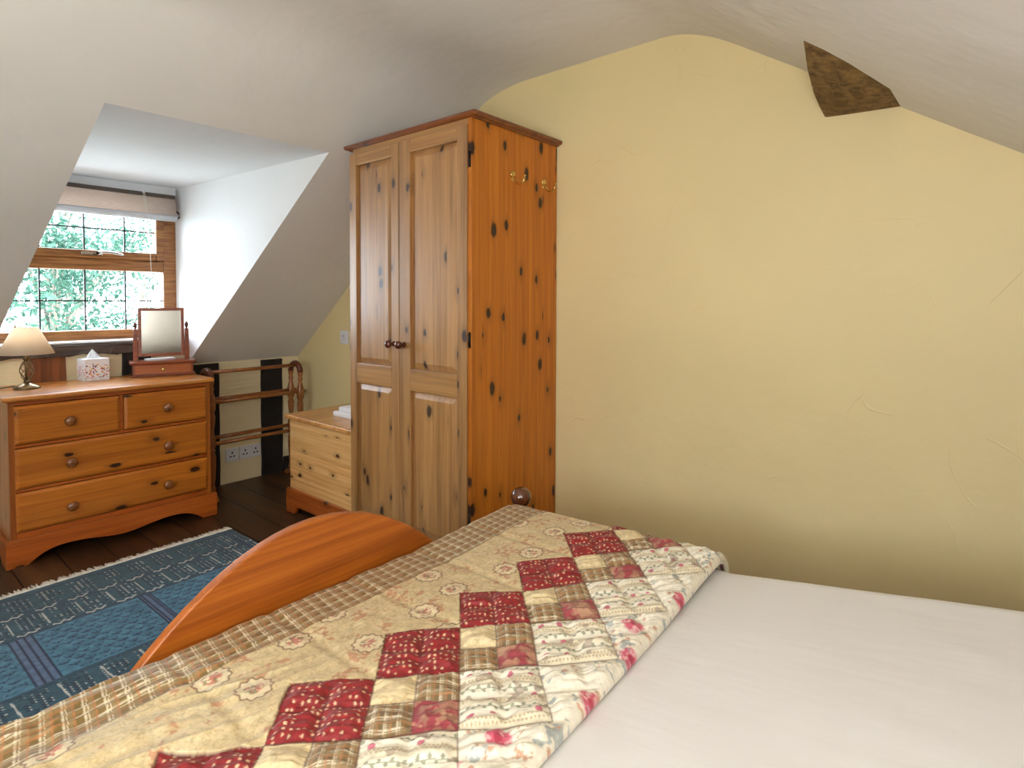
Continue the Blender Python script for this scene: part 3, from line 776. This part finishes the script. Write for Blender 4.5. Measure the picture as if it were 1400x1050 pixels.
# ------------------------------------------------------------------ roman blind
def blind():
    t = thing('roman_blind', 'oatmeal roman blind gathered up at the top of the dormer window', 'blind', (-3.90, .94, 1.68))
    y0, y1 = ywl+.03, 1.398
    bm = new_bm(); box(bm, -3.925, -3.878, y0, y1, 1.812, 1.834); obj('headrail', bm, plain('dark_headrail', (78, 66, 58), .6), t, bev=.002)
    bm = new_bm()
    prof = [(-3.885, 1.812), (-3.870, 1.80), (-3.862, 1.775), (-3.860, 1.745), (-3.858, 1.715), (-3.852, 1.705), (-3.856, 1.692), (-3.868, 1.684), (-3.892, 1.684), (-3.912, 1.70), (-3.916, 1.75), (-3.914, 1.812)]
    prism(bm, prof, 'xz', y0, y1, True); obj('gathered_fabric', bm, M['blind'], t)
    bm = new_bm(); prism(bm, [(-3.850, 1.708), (-3.846, 1.698), (-3.850, 1.684), (-3.866, 1.674), (-3.890, 1.674), (-3.892, 1.684), (-3.868, 1.684), (-3.857, 1.692), (-3.854, 1.703)], 'xz', y0-.002, y1+.002, True)
    obj('hem', bm, plain('white_blind_hem', (205, 206, 208), .9), t)
    bm = new_bm(); tube(bm, [(-3.86, y1, 1.735), (-3.85, y1+.010, 1.72), (-3.85, y1+.012, 1.70), (-3.862, y1+.004, 1.688)], .004, 8); obj('tie_loop', bm, M['iron'], t)
    bm = new_bm()
    tube(bm, [(-3.875, 1.231, 1.83), (-3.85, 1.235, 1.74), (-3.845, 1.242, 1.62), (-3.86, 1.252, 1.45), (-3.87, 1.262, 1.27)], .0017, 6)
    tube(bm, [(-3.875, 1.222, 1.83), (-3.855, 1.225, 1.76), (-3.85, 1.229, 1.70)], .0014, 6)
    tube(bm, [(-3.87, 1.262, 1.27), (-3.872, 1.266, 1.12)], .001, 6)
    obj('pull_cord', bm, M['cord'], t)
    bm = new_bm(); lathe(bm, [(.004, 0), (.007, .006), (.007, .014), (.004, .02)], (-3.88, 1.229, 1.826), 'z', 10); obj('cord_guide', bm, M['white_plastic'], t)
blind()

# ------------------------------------------------------------------ numpy pattern helpers
def hash2(i, j, s=0.):
    v = np.sin(i*127.1+j*311.7+s*74.7)*43758.5453
    return v-np.floor(v)
def vnoise(x, y, s=0.):
    i, j = np.floor(x), np.floor(y); fx, fy = x-i, y-j
    fx = fx*fx*(3-2*fx); fy = fy*fy*(3-2*fy)
    a, b, c, d = hash2(i, j, s), hash2(i+1, j, s), hash2(i, j+1, s), hash2(i+1, j+1, s)
    return a*(1-fx)*(1-fy)+b*fx*(1-fy)+c*(1-fx)*fy+d*fx*fy
def fbm(x, y, s=0., o=4):
    t, a, n = 0., .5, 0.
    for k in range(o): t = t+a*vnoise(x*2**k, y*2**k, s+k); n += a; a *= .5
    return t/n
def sstep(a, b, x):
    t = np.clip((x-a)/(b-a), 0, 1); return t*t*(3-2*t)
def C(c): return np.array(c, float)
def blend(col, m, c):
    m = np.clip(m, 0, 1)[..., None]; return col*(1-m)+c*m
def srgb2lin(a):
    a = a/255.; return np.where(a <= .04045, a/12.92, ((a+.055)/1.055)**2.4)
def grid_obj(name, P, col, mat, parent=None, smooth=True):
    nu, nv = P.shape[:2]
    if parent: P = P-np.array(root_of(parent).location)
    me = bpy.data.meshes.new(name)
    idx = np.arange(nu*nv).reshape(nu, nv)
    q = np.stack([idx[:-1, :-1], idx[1:, :-1], idx[1:, 1:], idx[:-1, 1:]], -1).reshape(-1, 4)
    me.vertices.add(nu*nv); me.vertices.foreach_set('co', P.reshape(-1).astype(np.float32))
    me.loops.add(q.size); me.loops.foreach_set('vertex_index', q.reshape(-1).astype(np.int32))
    me.polygons.add(len(q)); me.polygons.foreach_set('loop_start', np.arange(0, q.size, 4).astype(np.int32))
    me.polygons.foreach_set('loop_total', np.full(len(q), 4, np.int32))
    me.polygons.foreach_set('use_smooth', np.full(len(q), smooth))
    me.update(calc_edges=True); me.validate()
    if col is not None:
        at = me.color_attributes.new('Col', 'FLOAT_COLOR', 'POINT')
        c4 = np.ones((nu*nv, 4), np.float32); c4[:, :3] = srgb2lin(np.clip(col, 0, 255)).reshape(-1, 3)
        at.data.foreach_set('color', c4.reshape(-1))
    me.materials.append(mat)
    o = bpy.data.objects.new(name, me); COL.objects.link(o)
    if parent: o.parent = parent
    return o

# ------------------------------------------------------------------ rug
def rug():
    t = thing('rug', 'blue patterned wool rug with cream fringe on the floorboards beside the bed', 'rug', (-2.3, .6, 0))
    a = np.arange(-.35, 1.3401, .0035); b = np.arange(0, 1.55, .0038)
    Bm, Am = np.meshgrid(b, a, indexing='ij')
    al, be = Am, Bm
    teal, field, navy, white, lil = C((48, 84, 100)), C((68, 120, 148)), C((30, 44, 74)), C((208, 204, 198)), C((116, 132, 176))
    nz = fbm(al*60, be*60, 3)
    col = np.broadcast_to(teal, al.shape+(3,)).copy()
    # motif rows in the outer band: small dark blocks with pale ticks in groups
    def ticks(m, pa, pb, amt=.8):
        ca, cb = np.floor(al/pa), np.floor(be/pb); fa, fb = al/pa-ca, be/pb-cb
        k = hash2(ca, cb, 2.)
        d = (np.abs(fa-.4) < .26)*(np.abs(fb-.5) < .22)*(k > .25)
        w = (np.abs(fa-.8) < .14)*(np.abs(fb-.5) < .20)*(k > .45)
        return d*m*amt, w*m*.6
    band = ((be > .045)*(be < .2)) | ((be > .235)*(be < .365)) | ((be > .78)*(be < .93))
    grp = (np.abs(((al/.102) % 1)-.5) < .36)*1.
    d, w = ticks(band*grp, .017, .0155)
    col = blend(col, d*1.1, navy*.8); col = blend(col, w*1.5, white)
    for k0 in (.04, .205, .225, .385, .40, .765, .78):
        col = blend(col, sstep(.005, .001, np.abs(be-k0))*.8, navy)
    # field panels and columns
    inf = (be > .405)*(be < .765)
    lighter = field*1.+(nz[..., None]-.5)*30
    pan = inf
    col = np.where(pan[..., None], lighter, col)
    for c0, c1 in ((-.03, .033), (.372, .436), (.772, .812), (1.2, 1.26)):
        inside = inf*(al > c0)*(al < c1)
        col = blend(col, inside*.75, lil*.8)
        for e in (c0, c1, (c0+c1)/2-.01, (c0+c1)/2+.01):
            col = blend(col, inf*sstep(.0048, .0015, np.abs(al-e)), navy)
    ina = np.ones_like(al)
    for c0, c1 in ((-.03, .033), (.372, .436), (.772, .812), (1.2, 1.26)): ina = ina*(1-((al > c0-.012)*(al < c1+.012)))
    # hooked lattice motifs in the field
    pa, pb = .042, .032
    rb = np.floor(be/pb); fa = ((al+.5*pa*(rb % 2))/pa) % 1-.5; fb = (be/pb) % 1-.5
    hook = (np.abs(np.abs(fa)*1.1+fb*.9-.18) < .11)*(np.abs(fa) < .36)+(np.abs(fa) < .07)*(np.abs(fb) < .3)
    fm = inf*(be > .42)*(be < .75)*ina
    col = blend(col, fm*np.clip(hook, 0, 1)*.8*(hash2(rb, np.floor((al+.5*pa*(rb % 2))/pa)) > .12), navy*1.05)
    # white jagged dashes and separators
    for bb, ph in ((.215, .02), (.382, .035), (.79, .0)):
        if bb == .79: continue
        f = ((al-ph-.5+.05)/.102) % 1-.5
        wv = bb+.006*np.sin((f+.5)*22)-f*.012
        col = blend(col, (np.abs(f) < .33)*sstep(.006, .003, np.abs(be-wv)), white)
    f = (((al-.499)/.103+.5) % 1-.5)*.103
    col = blend(col, sstep(.0034, .0012, np.abs(f-.004*(be-.3)))*(be > .252)*(be < .358), white)
    f = (((al-.42)/.112+.5) % 1-.5)*.112
    col = blend(col, sstep(.0034, .0012, np.abs(f-.06*(be-.84)))*(be > .795)*(be < .905), white)
    # edge stripes on the long side
    for e in (1.315, 1.29): col = blend(col, sstep(.006, .003, np.abs(al-e))*.7, navy)
    # second half: plain repeats under the bed side
    col = col*(.86+.28*nz[..., None])*(.94+.12*fbm(al*9, be*40, 8)[..., None])
    th = math.radians(-1.7); ca, sa = math.cos(th), math.sin(th)
    x0, y0 = -2.985, .0
    X = x0+be*ca-al*(-sa)*(-1)*(-1); Y = y0+al*ca-be*sa*1.
    X = x0+be*ca+al*sa; Y = y0+al*ca-be*sa
    Zt = .011+.0016*(fbm(al*120, be*120, 5)-.5)
    edge = np.minimum(np.minimum(be, b[-1]-be), np.minimum(al-a[0], a[-1]-al))
    Zt = np.where(edge < .001, .0015, Zt)
    P = np.stack([X, Y, Zt], -1)
    grid_obj('pile', P, col, attr_mat('blue_wool_pile', .95, 700, .5, .2, .1), t)
    R_ = random.Random(3)
    for be0, sg in ((0, -1), (b[-1], 1)):
        bm = new_bm()
        k = a[0]
        while k < a[-1]:
            L_ = R_.uniform(.042, .066); d = R_.uniform(-.012, .012)
            p0 = (be0, k); p1 = (be0+sg*L_*.5, k+d*.4); p2 = (be0+sg*L_, k+d)
            w = lambda p, z: (x0+p[0]*ca+p[1]*sa, y0+p[1]*ca-p[0]*sa, z)
            tube(bm, [w(p0, .007), w(p1, .006), w(p2, .0035)], [.0056, .0052, .0034], 5)
            k += .0062
        obj('fringe', bm, M['fringe'], t, label='cream knotted fringe')
rug()

# ------------------------------------------------------------------ bed
FX = -1.25
def bed():
    t = thing('bed', 'pine double bed with arched footboard in the foreground beside yellow wall', 'bed', (-.2, .77, 0))
    yc, half = .775, .765
    out = []
    n = 40
    # arched top between the posts: low shoulders rising into a bow
    def top(y):                       # bow in the middle, low shoulders at the posts
        d = abs(y-.752)
        return max(.42+.012*math.cos(d*3), .669-(1.19 if y > .752 else 1.27)*d*d)
    ys = [yc-half+2*half*k/n for k in range(n+1)]
    out = [(yc-half, .18)]+[(yc+half, .18)]+[(y, top(y)) for y in ys[::-1]]
    bm = new_bm(); prism(bm, out, 'yz', FX-.026, FX, False); obj('footboard', bm, M['bedwood'], t, bev=.005, seg=3)
    for x, h in ((FX-.013, .487), (.83, .86)):
        for y in (yc-half-.012, yc+half+.012):
            bm = new_bm(); lathe(bm, [(.03, 0), (.034, .03), (.026, .10), (.030, .16), (.034, .20), (.034, h-.09), (.027, h-.06), (.032, h-.035), (.018, h-.012), (.015, h)], (x, y, 0), 'z', 20)
            p = obj('post', bm, M['bedwood'], t)
            r = .036; bm = new_bm(); lathe(bm, [(max(.002, r*math.sin(PI*k/16)), r-r*math.cos(PI*k/16)) for k in range(17)], (x, y, h-.010), 'z', 28)
            obj('ball_finial', bm, M['ball'], p, label='dark varnished ball finial')
    for y in (yc-half, yc+half-.022):
        bm = new_bm(); box(bm, FX, .83, y, y+.022, .20, .34); obj('side_rail', bm, M['bedwood'], t, bev=.003)
    bm = new_bm(); prism(bm, [(yc-half, .3), (yc+half, .3)]+[(yc+half*math.cos(a), .72+.22*math.sin(a)) for a in [PI*k/24 for k in range(25)]], 'yz', .817, .843); obj('headboard', bm, M['bedwood'], t, bev=.004)
    bm = new_bm()
    for k in range(12): box(bm, FX+.06+k*.165, FX+.13+k*.165, yc-half+.022, yc+half-.022, .285, .303)
    obj('slats', bm, M['bedwood'], t)
bed()
bm = new_bm(); box(bm, -1.20, .80, .055, 1.475, .305, .475)
tag(obj('mattress', bm, M['mattress'], bev=.04, seg=4), 'deep white mattress on the pine bed under the bed sheet', 'mattress')

def ztop(x):     # height of the made bed, rising gently towards the head
    return np.interp(x, [-1.3, -1.2, -.9, -.5, -.25, .05, .45, .85], [.487, .492, .505, .524, .568, .617, .64, .645])

def edge_profile(lo, hi, r, drop_lo, drop_hi, step):
    """samples of (pos, dz) across a cloth that bends down at both ends"""
    out = []
    if drop_lo: out += [(lo, -r-d) for d in np.arange(drop_lo, 0, -.012)]
    k = max(4, int(r*PI/2/step/1.2))
    if drop_lo is not None: out += [(lo+r-r*math.cos(a), -r+r*math.sin(a)) for a in np.linspace(0, PI/2, k)[:-1]]
    out += [(p, 0.) for p in np.arange(lo+r, hi-r, step)]
    out += [(hi-r+r*math.sin(a), -r+r*math.cos(a)) for a in np.linspace(0, PI/2, k)]
    if drop_hi: out += [(hi, -r-d) for d in np.arange(.012, drop_hi, .012)]
    return np.array(out)

def sheet():
    px = edge_profile(-1.215, .80, .03, .06, .05, .012); py = edge_profile(.035, 1.492, .075, .18, .18, .012)
    X, Y = np.meshgrid(px[:, 0], py[:, 0], indexing='ij'); DX, DY = np.meshgrid(px[:, 1], py[:, 1], indexing='ij')
    Z = ztop(X)+DX+DY
    amp = sstep(-.45, -.1, X)
    Z = Z+.010*(fbm(X*3+2, Y*3, 4, 3)-.5)*amp+.006*(fbm(X*2.2, Y*9+X*3, 9, 3)-.5)*amp
    # soft crease running along the bed
    c = Y-.30-.10*X
    Z = Z+.004*np.exp(-(c/.012)**2)*amp
    Y = Y+.012*(fbm(X*4, Z*3, 6, 2)-.5)*(DY < -.02)
    o = grid_obj('bed_sheet', np.stack([X, Y, Z], -1), None, M['sheet'])
    sol = o.modifiers.new('thick', 'SOLIDIFY'); sol.thickness = .004; sol.offset = -1
    tag(o, 'plain white sheet spread over the mattress, reaching to the wall side', 'sheet')
sheet()

def quilt():
    st = .0018
    xs = edge_profile(0., 1., .0, 0, 0, 1.)      # placeholder shape, replaced below
    # across the length of the bed: foot tuck, flat, rolled right edge
    W = .735
    px = [(0.0, -.028-d) for d in np.arange(.07, 0, -.006)]+[(.028-.028*math.cos(a), -.028+.028*math.sin(a)) for a in np.linspace(0, PI/2, 16)[:-1]]
    r = .0135
    px += [(p, 0.) for p in np.arange(.028, W-r, st)]+[(W-r+r*math.sin(a), -r+r*math.cos(a)) for a in np.linspace(0, PI*.93, 16)]
    px = np.array(px)
    r = .08; y0, y1 = -.0, 1.505
    arc = []
    arc += [(y0+.12, -.12-d, -d) for d in ()]
    for s in np.arange(.05, y1-r, st): arc.append((s, 0., s))
    for a in np.linspace(0, PI/2, 46): arc.append((y1-r+r*math.sin(a), -r+r*math.cos(a), y1-r+r*a))
    for d in np.arange(st, .16, st*1.5): arc.append((y1+.02*d, -r-d, y1-r+r*PI/2+d))
    arc = np.array(arc)
    PX, SY = np.meshgrid(px[:, 0], arc[:, 2], indexing='ij')
    ZX = np.meshgrid(px[:, 1], arc[:, 1], indexing='ij')
    Yw = np.broadcast_to(arc[:, 0][None, :], PX.shape).copy()
    xe = -.462-.040*Yw                                   # right edge runs slightly askew
    xl = -1.224
    X = xl+PX/W*(xe-xl)
    Y = Yw
    T = SY+ .012*(fbm(X*5, SY*5, 2, 2)-.5)               # cloth coordinate along the bed width
    U = X+.008*(fbm(X*6+9, SY*6, 1, 2)-.5)
    # ---------------- pattern
    D = .205
    p = ((U+.823)+(T-.712))/D; q = ((U+.823)-(T-.712))/D
    i, j = np.round(p), np.round(q); lp, lq = p-i, q-j
    s = i+j
    cream, toile, toile_d = C((236, 228, 206)), C((214, 192, 146)), C((186, 158, 108))
    red, redd = C((140, 26, 28)), C((112, 16, 22))
    nz = fbm(U*170, T*170, 1, 3); nzb = fbm(U*45, T*45, 7, 3)
    col = np.broadcast_to(toile, U.shape+(3,)).copy()
    swirl = np.abs(fbm(U*62, T*62, 11, 3)-.5)
    col = blend(col, sstep(.035, .01, swirl)*.55, toile_d); col = blend(col, sstep(.62, .72, nzb)*.5, C((228, 212, 170)))
    sw2 = np.abs(fbm(U*110+3, T*110, 19, 2)-.5)
    col = blend(col, sstep(.05, .015, sw2)*.35, C((150, 132, 88)))
    col = blend(col, sstep(.60, .66, fbm(U*30+4, T*30, 15, 2))*sstep(.5, .62, fbm(U*130, T*130, 16, 2))*.5, C((176, 98, 70)))
    # medallions on the toile
    def medallions(col, cells, mask, seed):
        ci, cj = np.floor(U/cells), np.floor(T/cells)
        cx = (ci+.5+.35*(hash2(ci, cj, seed)-.5))*cells; cy = (cj+.5+.35*(hash2(ci, cj, seed+1)-.5))*cells
        rr = np.hypot((U-cx)*1.0, (T-cy)*1.0); an = np.arctan2(T-cy, U-cx)
        R_ = .030+.0022*np.cos(an*11)
        keep = (hash2(ci, cj, seed+2) > .35)*mask
        col = blend(col, keep*sstep(R_+.001, R_-.001, rr)*.75, C((232, 216, 178)))
        col = blend(col, keep*sstep(.0026, .0009, np.abs(rr-R_))*.85, C((122, 88, 62)))
        fl = keep*sstep(.019, .013, rr)*(vnoise(U*230, T*230, 3) > .5)
        col = blend(col, fl*.75, C((184, 92, 78))); col = blend(col, keep*sstep(.02, .015, rr)*(vnoise(U*200+9, T*200, 5) > .72)*.7, C((120, 118, 80)))
        return col
    col = medallions(col, .125, np.ones_like(U), 20.)
    def plaid(a, b, per, base_c=(120, 98, 62)):
        base = np.broadcast_to(C(base_c), U.shape+(3,)).copy()
        for t_, off, w, c, al in ((a, 0, .10, C((226, 212, 184)), .9), (a, .17, .06, C((226, 212, 184)), .85), (b, 0, .10, C((226, 212, 184)), .9), (b, .17, .06, C((226, 212, 184)), .85), (a, .5, .10, C((186, 118, 70)), .7), (b, .5, .10, C((186, 118, 70)), .7), (a, .33, .2, C((158, 134, 96)), .5), (b, .33, .2, C((158, 134, 96)), .5)):
            f = np.abs(((t_/per-off+.5) % 1)-.5)
            base = blend(base, sstep(w*.75, w*.35, f)*al, c)
        return base
    # plaid border strip along the foot
    pb = plaid(U+.003*np.sin(T*9)-.02*T, T+.15*U, .030, (124, 98, 48))
    strip = U < -1.075
    col = np.where(strip[..., None], pb, col)
    col = blend(col, sstep(.003, .001, np.abs(U+1.075))*.6, C((120, 96, 60)))
    # red diamonds with little cream flowers
    ca, cb = np.floor(p*13.), np.floor(q*13.); fa, fb = p*13.-ca-.5, q*13.-cb-.5
    ox, oy = (hash2(ca, cb, 1)-.5)*.5, (hash2(ca, cb, 2)-.5)*.5
    rd = np.hypot(fa-ox, fb-oy); an = np.arctan2(fb-oy, fa-ox)
    dot = sstep(.27, .15, rd*(1+.25*np.cos(5*an)))*(hash2(ca, cb, 3) > .30)
    rc = np.broadcast_to(red, U.shape+(3,))*(.86+.28*nz[..., None])
    rc = blend(rc, dot*.9, C((222, 204, 160)))
    isred = (s == 0)
    col = np.where(isred[..., None], rc, col)
    # four-patches: cream, plaid / plaid, rose
    four = (s == 1)
    pl = plaid(lp*D*.707, lq*D*.707, .0205)
    tl = (lp < 0)*(lq < 0); br = (lp > 0)*(lq > 0)
    cr = np.broadcast_to(C((226, 206, 160)), U.shape+(3,)).copy(); cr = blend(cr, sstep(.03, .01, swirl)*.6, C((196, 166, 112)))
    ro = np.broadcast_to(C((164, 112, 92)), U.shape+(3,)).copy(); ro = blend(ro, sstep(.45, .62, fbm(U*75, T*75, 31, 3))*.8, C((150, 46, 60))); ro = blend(ro, sstep(.58, .66, fbm(U*60+7, T*60, 41, 3))*.7, C((196, 156, 120)))
    fc = np.where(tl[..., None], cr, np.where(br[..., None], ro, pl))
    col = np.where(four[..., None], fc, col)
    # cream striped blocks: ribbons of lace dots, leafy vines and rosebuds along p
    st_ = (s == 2)
    sc_ = np.broadcast_to(cream, U.shape+(3,)).copy()
    band = np.abs(((lq*3+.15) % 1)-.5)
    sc_ = blend(sc_, sstep(.3, .2, band)*.45, C((214, 200, 164)))
    for o_, f_ in ((.22, 0.), (.34, .5)):
        dots = sstep(.36, .24, np.hypot((lp*22+f_) % 1-.5, (lq*3 % 1-o_)*7.5))
        sc_ = blend(sc_, dots*.65, C((176, 146, 100)))
    vy = (lq*3 % 1)-.72; fl_ = (lp*16) % 1-.5; sd = np.where(np.floor(lp*16) % 2 == 0, 1., -1.)
    leaf = np.hypot((fl_-vy*sd*1.2)*1.5, (vy-.055*sd)*7.5) < .52
    sc_ = blend(sc_, np.clip(leaf+(np.abs(vy) < .014), 0, 1)*.7, C((122, 126, 98)))
    bud = np.hypot(((lp*4) % 1-.5)*.8, ((lq*3+.45) % 1-.5)) < .13
    sc_ = blend(sc_, bud*(hash2(np.floor(p*4), np.floor(q*3), 9) > .45)*.85, C((196, 92, 112)))
    col = np.where(st_[..., None], sc_, col)
    # rose-printed edge
    ed = (s >= 3)
    ec = np.broadcast_to(C((238, 230, 208)), U.shape+(3,)).copy()
    ed2 = ed | (U > -.60)
    cells = .075
    ci, cj = np.floor(U/cells), np.floor(T/cells)
    cx = (ci+.5+.6*(hash2(ci, cj, 5)-.5))*cells; cy = (cj+.5+.6*(hash2(ci, cj, 6)-.5))*cells
    rr = np.hypot(U-cx, T-cy); kk = hash2(ci, cj, 8)
    ec = blend(ec, sstep(.60, .66, fbm(U*48+3, T*48, 51, 3))*sstep(.4, .55, fbm(U*150, T*150, 52, 2))*.7, C((140, 150, 148)))
    ec = blend(ec, sstep(.64, .70, fbm(U*60, T*60+5, 61, 3))*sstep(.4, .55, fbm(U*170, T*170, 62, 2))*.7, C((190, 130, 96)))
    rose = sstep(.024, .015, rr*(1+.3*(vnoise(U*120, T*120, 2)-.5)))*(kk > .45)
    ec = blend(ec, rose*.9*(.45+.55*(vnoise(U*260, T*260, 6) > .45)), C((200, 78, 102))); ec = blend(ec, sstep(.009, .004, rr)*(kk > .45)*.8, C((168, 40, 66)))
    col = np.where(ed[..., None], ec, col)
    # also sprinkle sprigs on the cream blocks next to the edge
    spr = (vnoise(U*55, T*55, 77) > .80)*st_
    col = blend(col, spr*.55, C((150, 128, 110)))
    # seams: dark line round the red blocks, fine line elsewhere
    eb = .5-np.maximum(np.abs(lp), np.abs(lq))
    seamm = (s >= 0)*(s <= 2)
    col = blend(col, seamm*sstep(.016, .004, eb)*.65, C((70, 44, 34)))
    near_red = (s == -1)*1.
    half = np.minimum(np.abs(lp), np.abs(lq))
    col = blend(col, ((s == 1) | (s == 0))*sstep(.012, .003, half)*.45, C((60, 36, 30)))
    col = col*(.93+.14*nz[..., None])
    # ---------------- relief
    pill = np.minimum(np.minimum(np.abs(lp), .5-np.abs(lp)), np.minimum(np.abs(lq), .5-np.abs(lq)))*D*.707
    puffm = (s >= 0)
    h = np.where(puffm, .0078*sstep(0, .022, pill), .0035*sstep(0, .02, .5*D-np.abs(((T-.2) % D)-.5*D)))
    h = h+.012*(fbm(p*2.2, q*12, 5, 3)-.5)*puffm+.0035*(fbm(U*28, T*28, 8, 3)-.5)
    # long creases pulled towards the near foot corner
    crm = sstep(.75, .25, T)*sstep(-.72, -.95, U)
    cv = (U+1.22)-(.20*(T-.1))
    h = h+crm*(.011*(1-np.abs(2*vnoise(cv*24+3*vnoise(U*4, T*4, 3), T*2.2, 13)-1))**2+.006*(vnoise(cv*50, T*5, 17)-.5))
    cr2 = sstep(-1.0, -1.12, U)
    h = h+cr2*.005*(fbm(U*9, T*24, 23, 2)-.5)
    body = sstep(.0, .02, PX)*sstep(W, W-.02, PX)
    Z = ztop(X)+.026+ZX[0]+ZX[1]+h*body
    Z = Z-(.012-.008*sstep(.2, .4, SY))*sstep(-1.02, -1.2, X)*sstep(1.4, .9, SY)+.013*sstep(1.0, 1.4, SY)
    o = grid_obj('patchwork_quilt', np.stack([X+.0*Z, Y, Z], -1), col, attr_mat('printed_cotton_patchwork', .55, 1400, .10, .10, .5))
    tag(o, 'red and cream patchwork quilt folded across the foot of the bed', 'quilt')
quilt()

# ------------------------------------------------------------------ outside: trees, lawn
bm = new_bm(); box(bm, -60, 40, -50, 50, -3.0, -2.8)
struct('ground', bm, M['bounce_ground'])
def tree(cx, cy, h, rad, nleaf, leafmat, label, seed, clumps=16, ls=.055):
    R_ = random.Random(seed); g = -2.8
    t = thing('tree', label, 'tree', (cx, cy, g), 'trees outside the window')
    bm = new_bm()
    tube(bm, [(cx, cy, g), (cx+.08, cy+.05, g+h*.3), (cx-.05, cy, g+h*.6), (cx, cy, g+h*.9)], [.16, .13, .08, .02], 8)
    cs = []
    for k in range(clumps):
        a = R_.uniform(0, 2*PI); z = g+h*R_.uniform(.35, 1.0); w = rad*R_.uniform(.25, 1)*math.sqrt(max(.1, 1-((z-g)/h-.6)**2*3))
        c = (cx+w*math.cos(a), cy+w*math.sin(a), z); cs.append(c)
        b0 = (cx, cy, g+(z-g)*.72)
        tube(bm, [b0, tuple((b0[i]+c[i])/2+(.08 if i == 2 else 0) for i in range(3)), c], [.04, .025, .008], 6)
    obj('trunk', bm, M['bark'], t)
    rs = np.random.RandomState(seed); per = nleaf//clumps
    P = []
    for c in cs:
        sz = rad*rs.uniform(.22, .42)
        P.append(np.array(c)+rs.normal(0, 1, (per, 3))*np.array([sz, sz, sz*.8])*.62)
    P = np.concatenate(P); n = len(P)
    d1 = rs.normal(0, 1, (n, 3)); d1 /= np.linalg.norm(d1, axis=1)[:, None]
    d2 = np.cross(d1, rs.normal(0, 1, (n, 3))); d2 /= np.linalg.norm(d2, axis=1)[:, None]
    s = ls*rs.uniform(.6, 1.2, (n, 1))
    V = np.stack([P-d1*s, P+d2*s*.42, P+d1*s, P-d2*s*.42], 1).reshape(-1, 3)-np.array([cx, cy, g])
    me = bpy.data.meshes.new('foliage')
    me.vertices.add(4*n); me.vertices.foreach_set('co', V.reshape(-1).astype(np.float32))
    me.loops.add(4*n); me.loops.foreach_set('vertex_index', np.arange(4*n).astype(np.int32))
    me.polygons.add(n); me.polygons.foreach_set('loop_start', np.arange(0, 4*n, 4).astype(np.int32)); me.polygons.foreach_set('loop_total', np.full(n, 4, np.int32))
    me.update(calc_edges=True); me.materials.append(leafmat)
    o = bpy.data.objects.new('foliage', me); COL.objects.link(o); o.parent = t
tree(-10.5, 2.15, 4.9, 1.25, 5200, M['leafA'], 'blue-green leafy tree left of centre outside the dormer window', 5, 26)
tree(-14.2, 4.45, 5.6, 1.3, 5200, M['leafA'], 'blue-green leafy tree on the right outside the dormer window', 9, 24)
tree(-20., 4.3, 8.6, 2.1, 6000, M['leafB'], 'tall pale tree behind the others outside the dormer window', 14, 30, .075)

# ------------------------------------------------------------------ light
w = bpy.data.worlds.new('World'); S.world = w; w.use_nodes = True
bg = w.node_tree.nodes['Background']; bg.inputs[0].default_value = (.78, .89, 1., 1); bg.inputs[1].default_value = 16.5
def portal(loc, rot, sx, sy):
    l = bpy.data.lights.new('window_portal', 'AREA'); l.shape = 'RECTANGLE'; l.size = sx; l.size_y = sy; l.cycles.is_portal = True
    o = bpy.data.objects.new('window_portal', l); COL.objects.link(o); o.location = loc; o.rotation_euler = rot
portal((-4.06, .93, 1.4), (0, -PI/2, 0), .95, .95)
portal((-.35, NY-.12, 1.35), (PI/2, 0, 0), 1.2, 1.0)
def fill_light(name, loc, e, col, r):
    l = bpy.data.lights.new(name, 'POINT'); l.energy = e; l.color = col; l.shadow_soft_size = r
    o = bpy.data.objects.new(name, l); COL.objects.link(o); o.location = loc
fill_light('fill_point', (-.5, -.9, 1.45), 14, (1, .95, .88), .25)  # added fill light behind the camera, no fixture
l = bpy.data.lights.new('bounce_fill', 'AREA'); l.shape = 'DISK'; l.size = .9; l.energy = 62; l.color = (1, .98, .98)  # unseen upward area light, added to bounce off the ceiling
o = bpy.data.objects.new('bounce_fill', l); COL.objects.link(o); o.location = (.25, -.6, .92); o.rotation_euler = (PI, 0, 0)

# ------------------------------------------------------------------ camera
cam = bpy.data.cameras.new('Camera'); co = bpy.data.objects.new('Camera', cam); COL.objects.link(co)
F_, CY = 791.19, 433.29
yaw, pitch, roll = (math.radians(a) for a in (40.087, 1.66756, .1523))
Fw = Vector((-math.sin(yaw)*math.cos(pitch), math.cos(yaw)*math.cos(pitch), -math.sin(pitch)))
Rt = Vector((math.cos(yaw), math.sin(yaw), 0)); Up = Rt.cross(Fw)
R2 = Rt*math.cos(roll)+Up*math.sin(roll); U2 = R2.cross(Fw)
co.matrix_world = Matrix(((R2.x, U2.x, -Fw.x, 0), (R2.y, U2.y, -Fw.y, 0), (R2.z, U2.z, -Fw.z, 1.2), (0, 0, 0, 1)))
cam.sensor_width = 36; cam.lens = 36*F_/1400; cam.shift_y = -(525-CY)/1400; cam.clip_start = .02
S.camera = co
S.view_settings.view_transform = 'Standard'; S.view_settings.look = 'None'; S.view_settings.gamma = 1.; S.view_settings.use_curve_mapping = False
S.view_settings.exposure = 0.
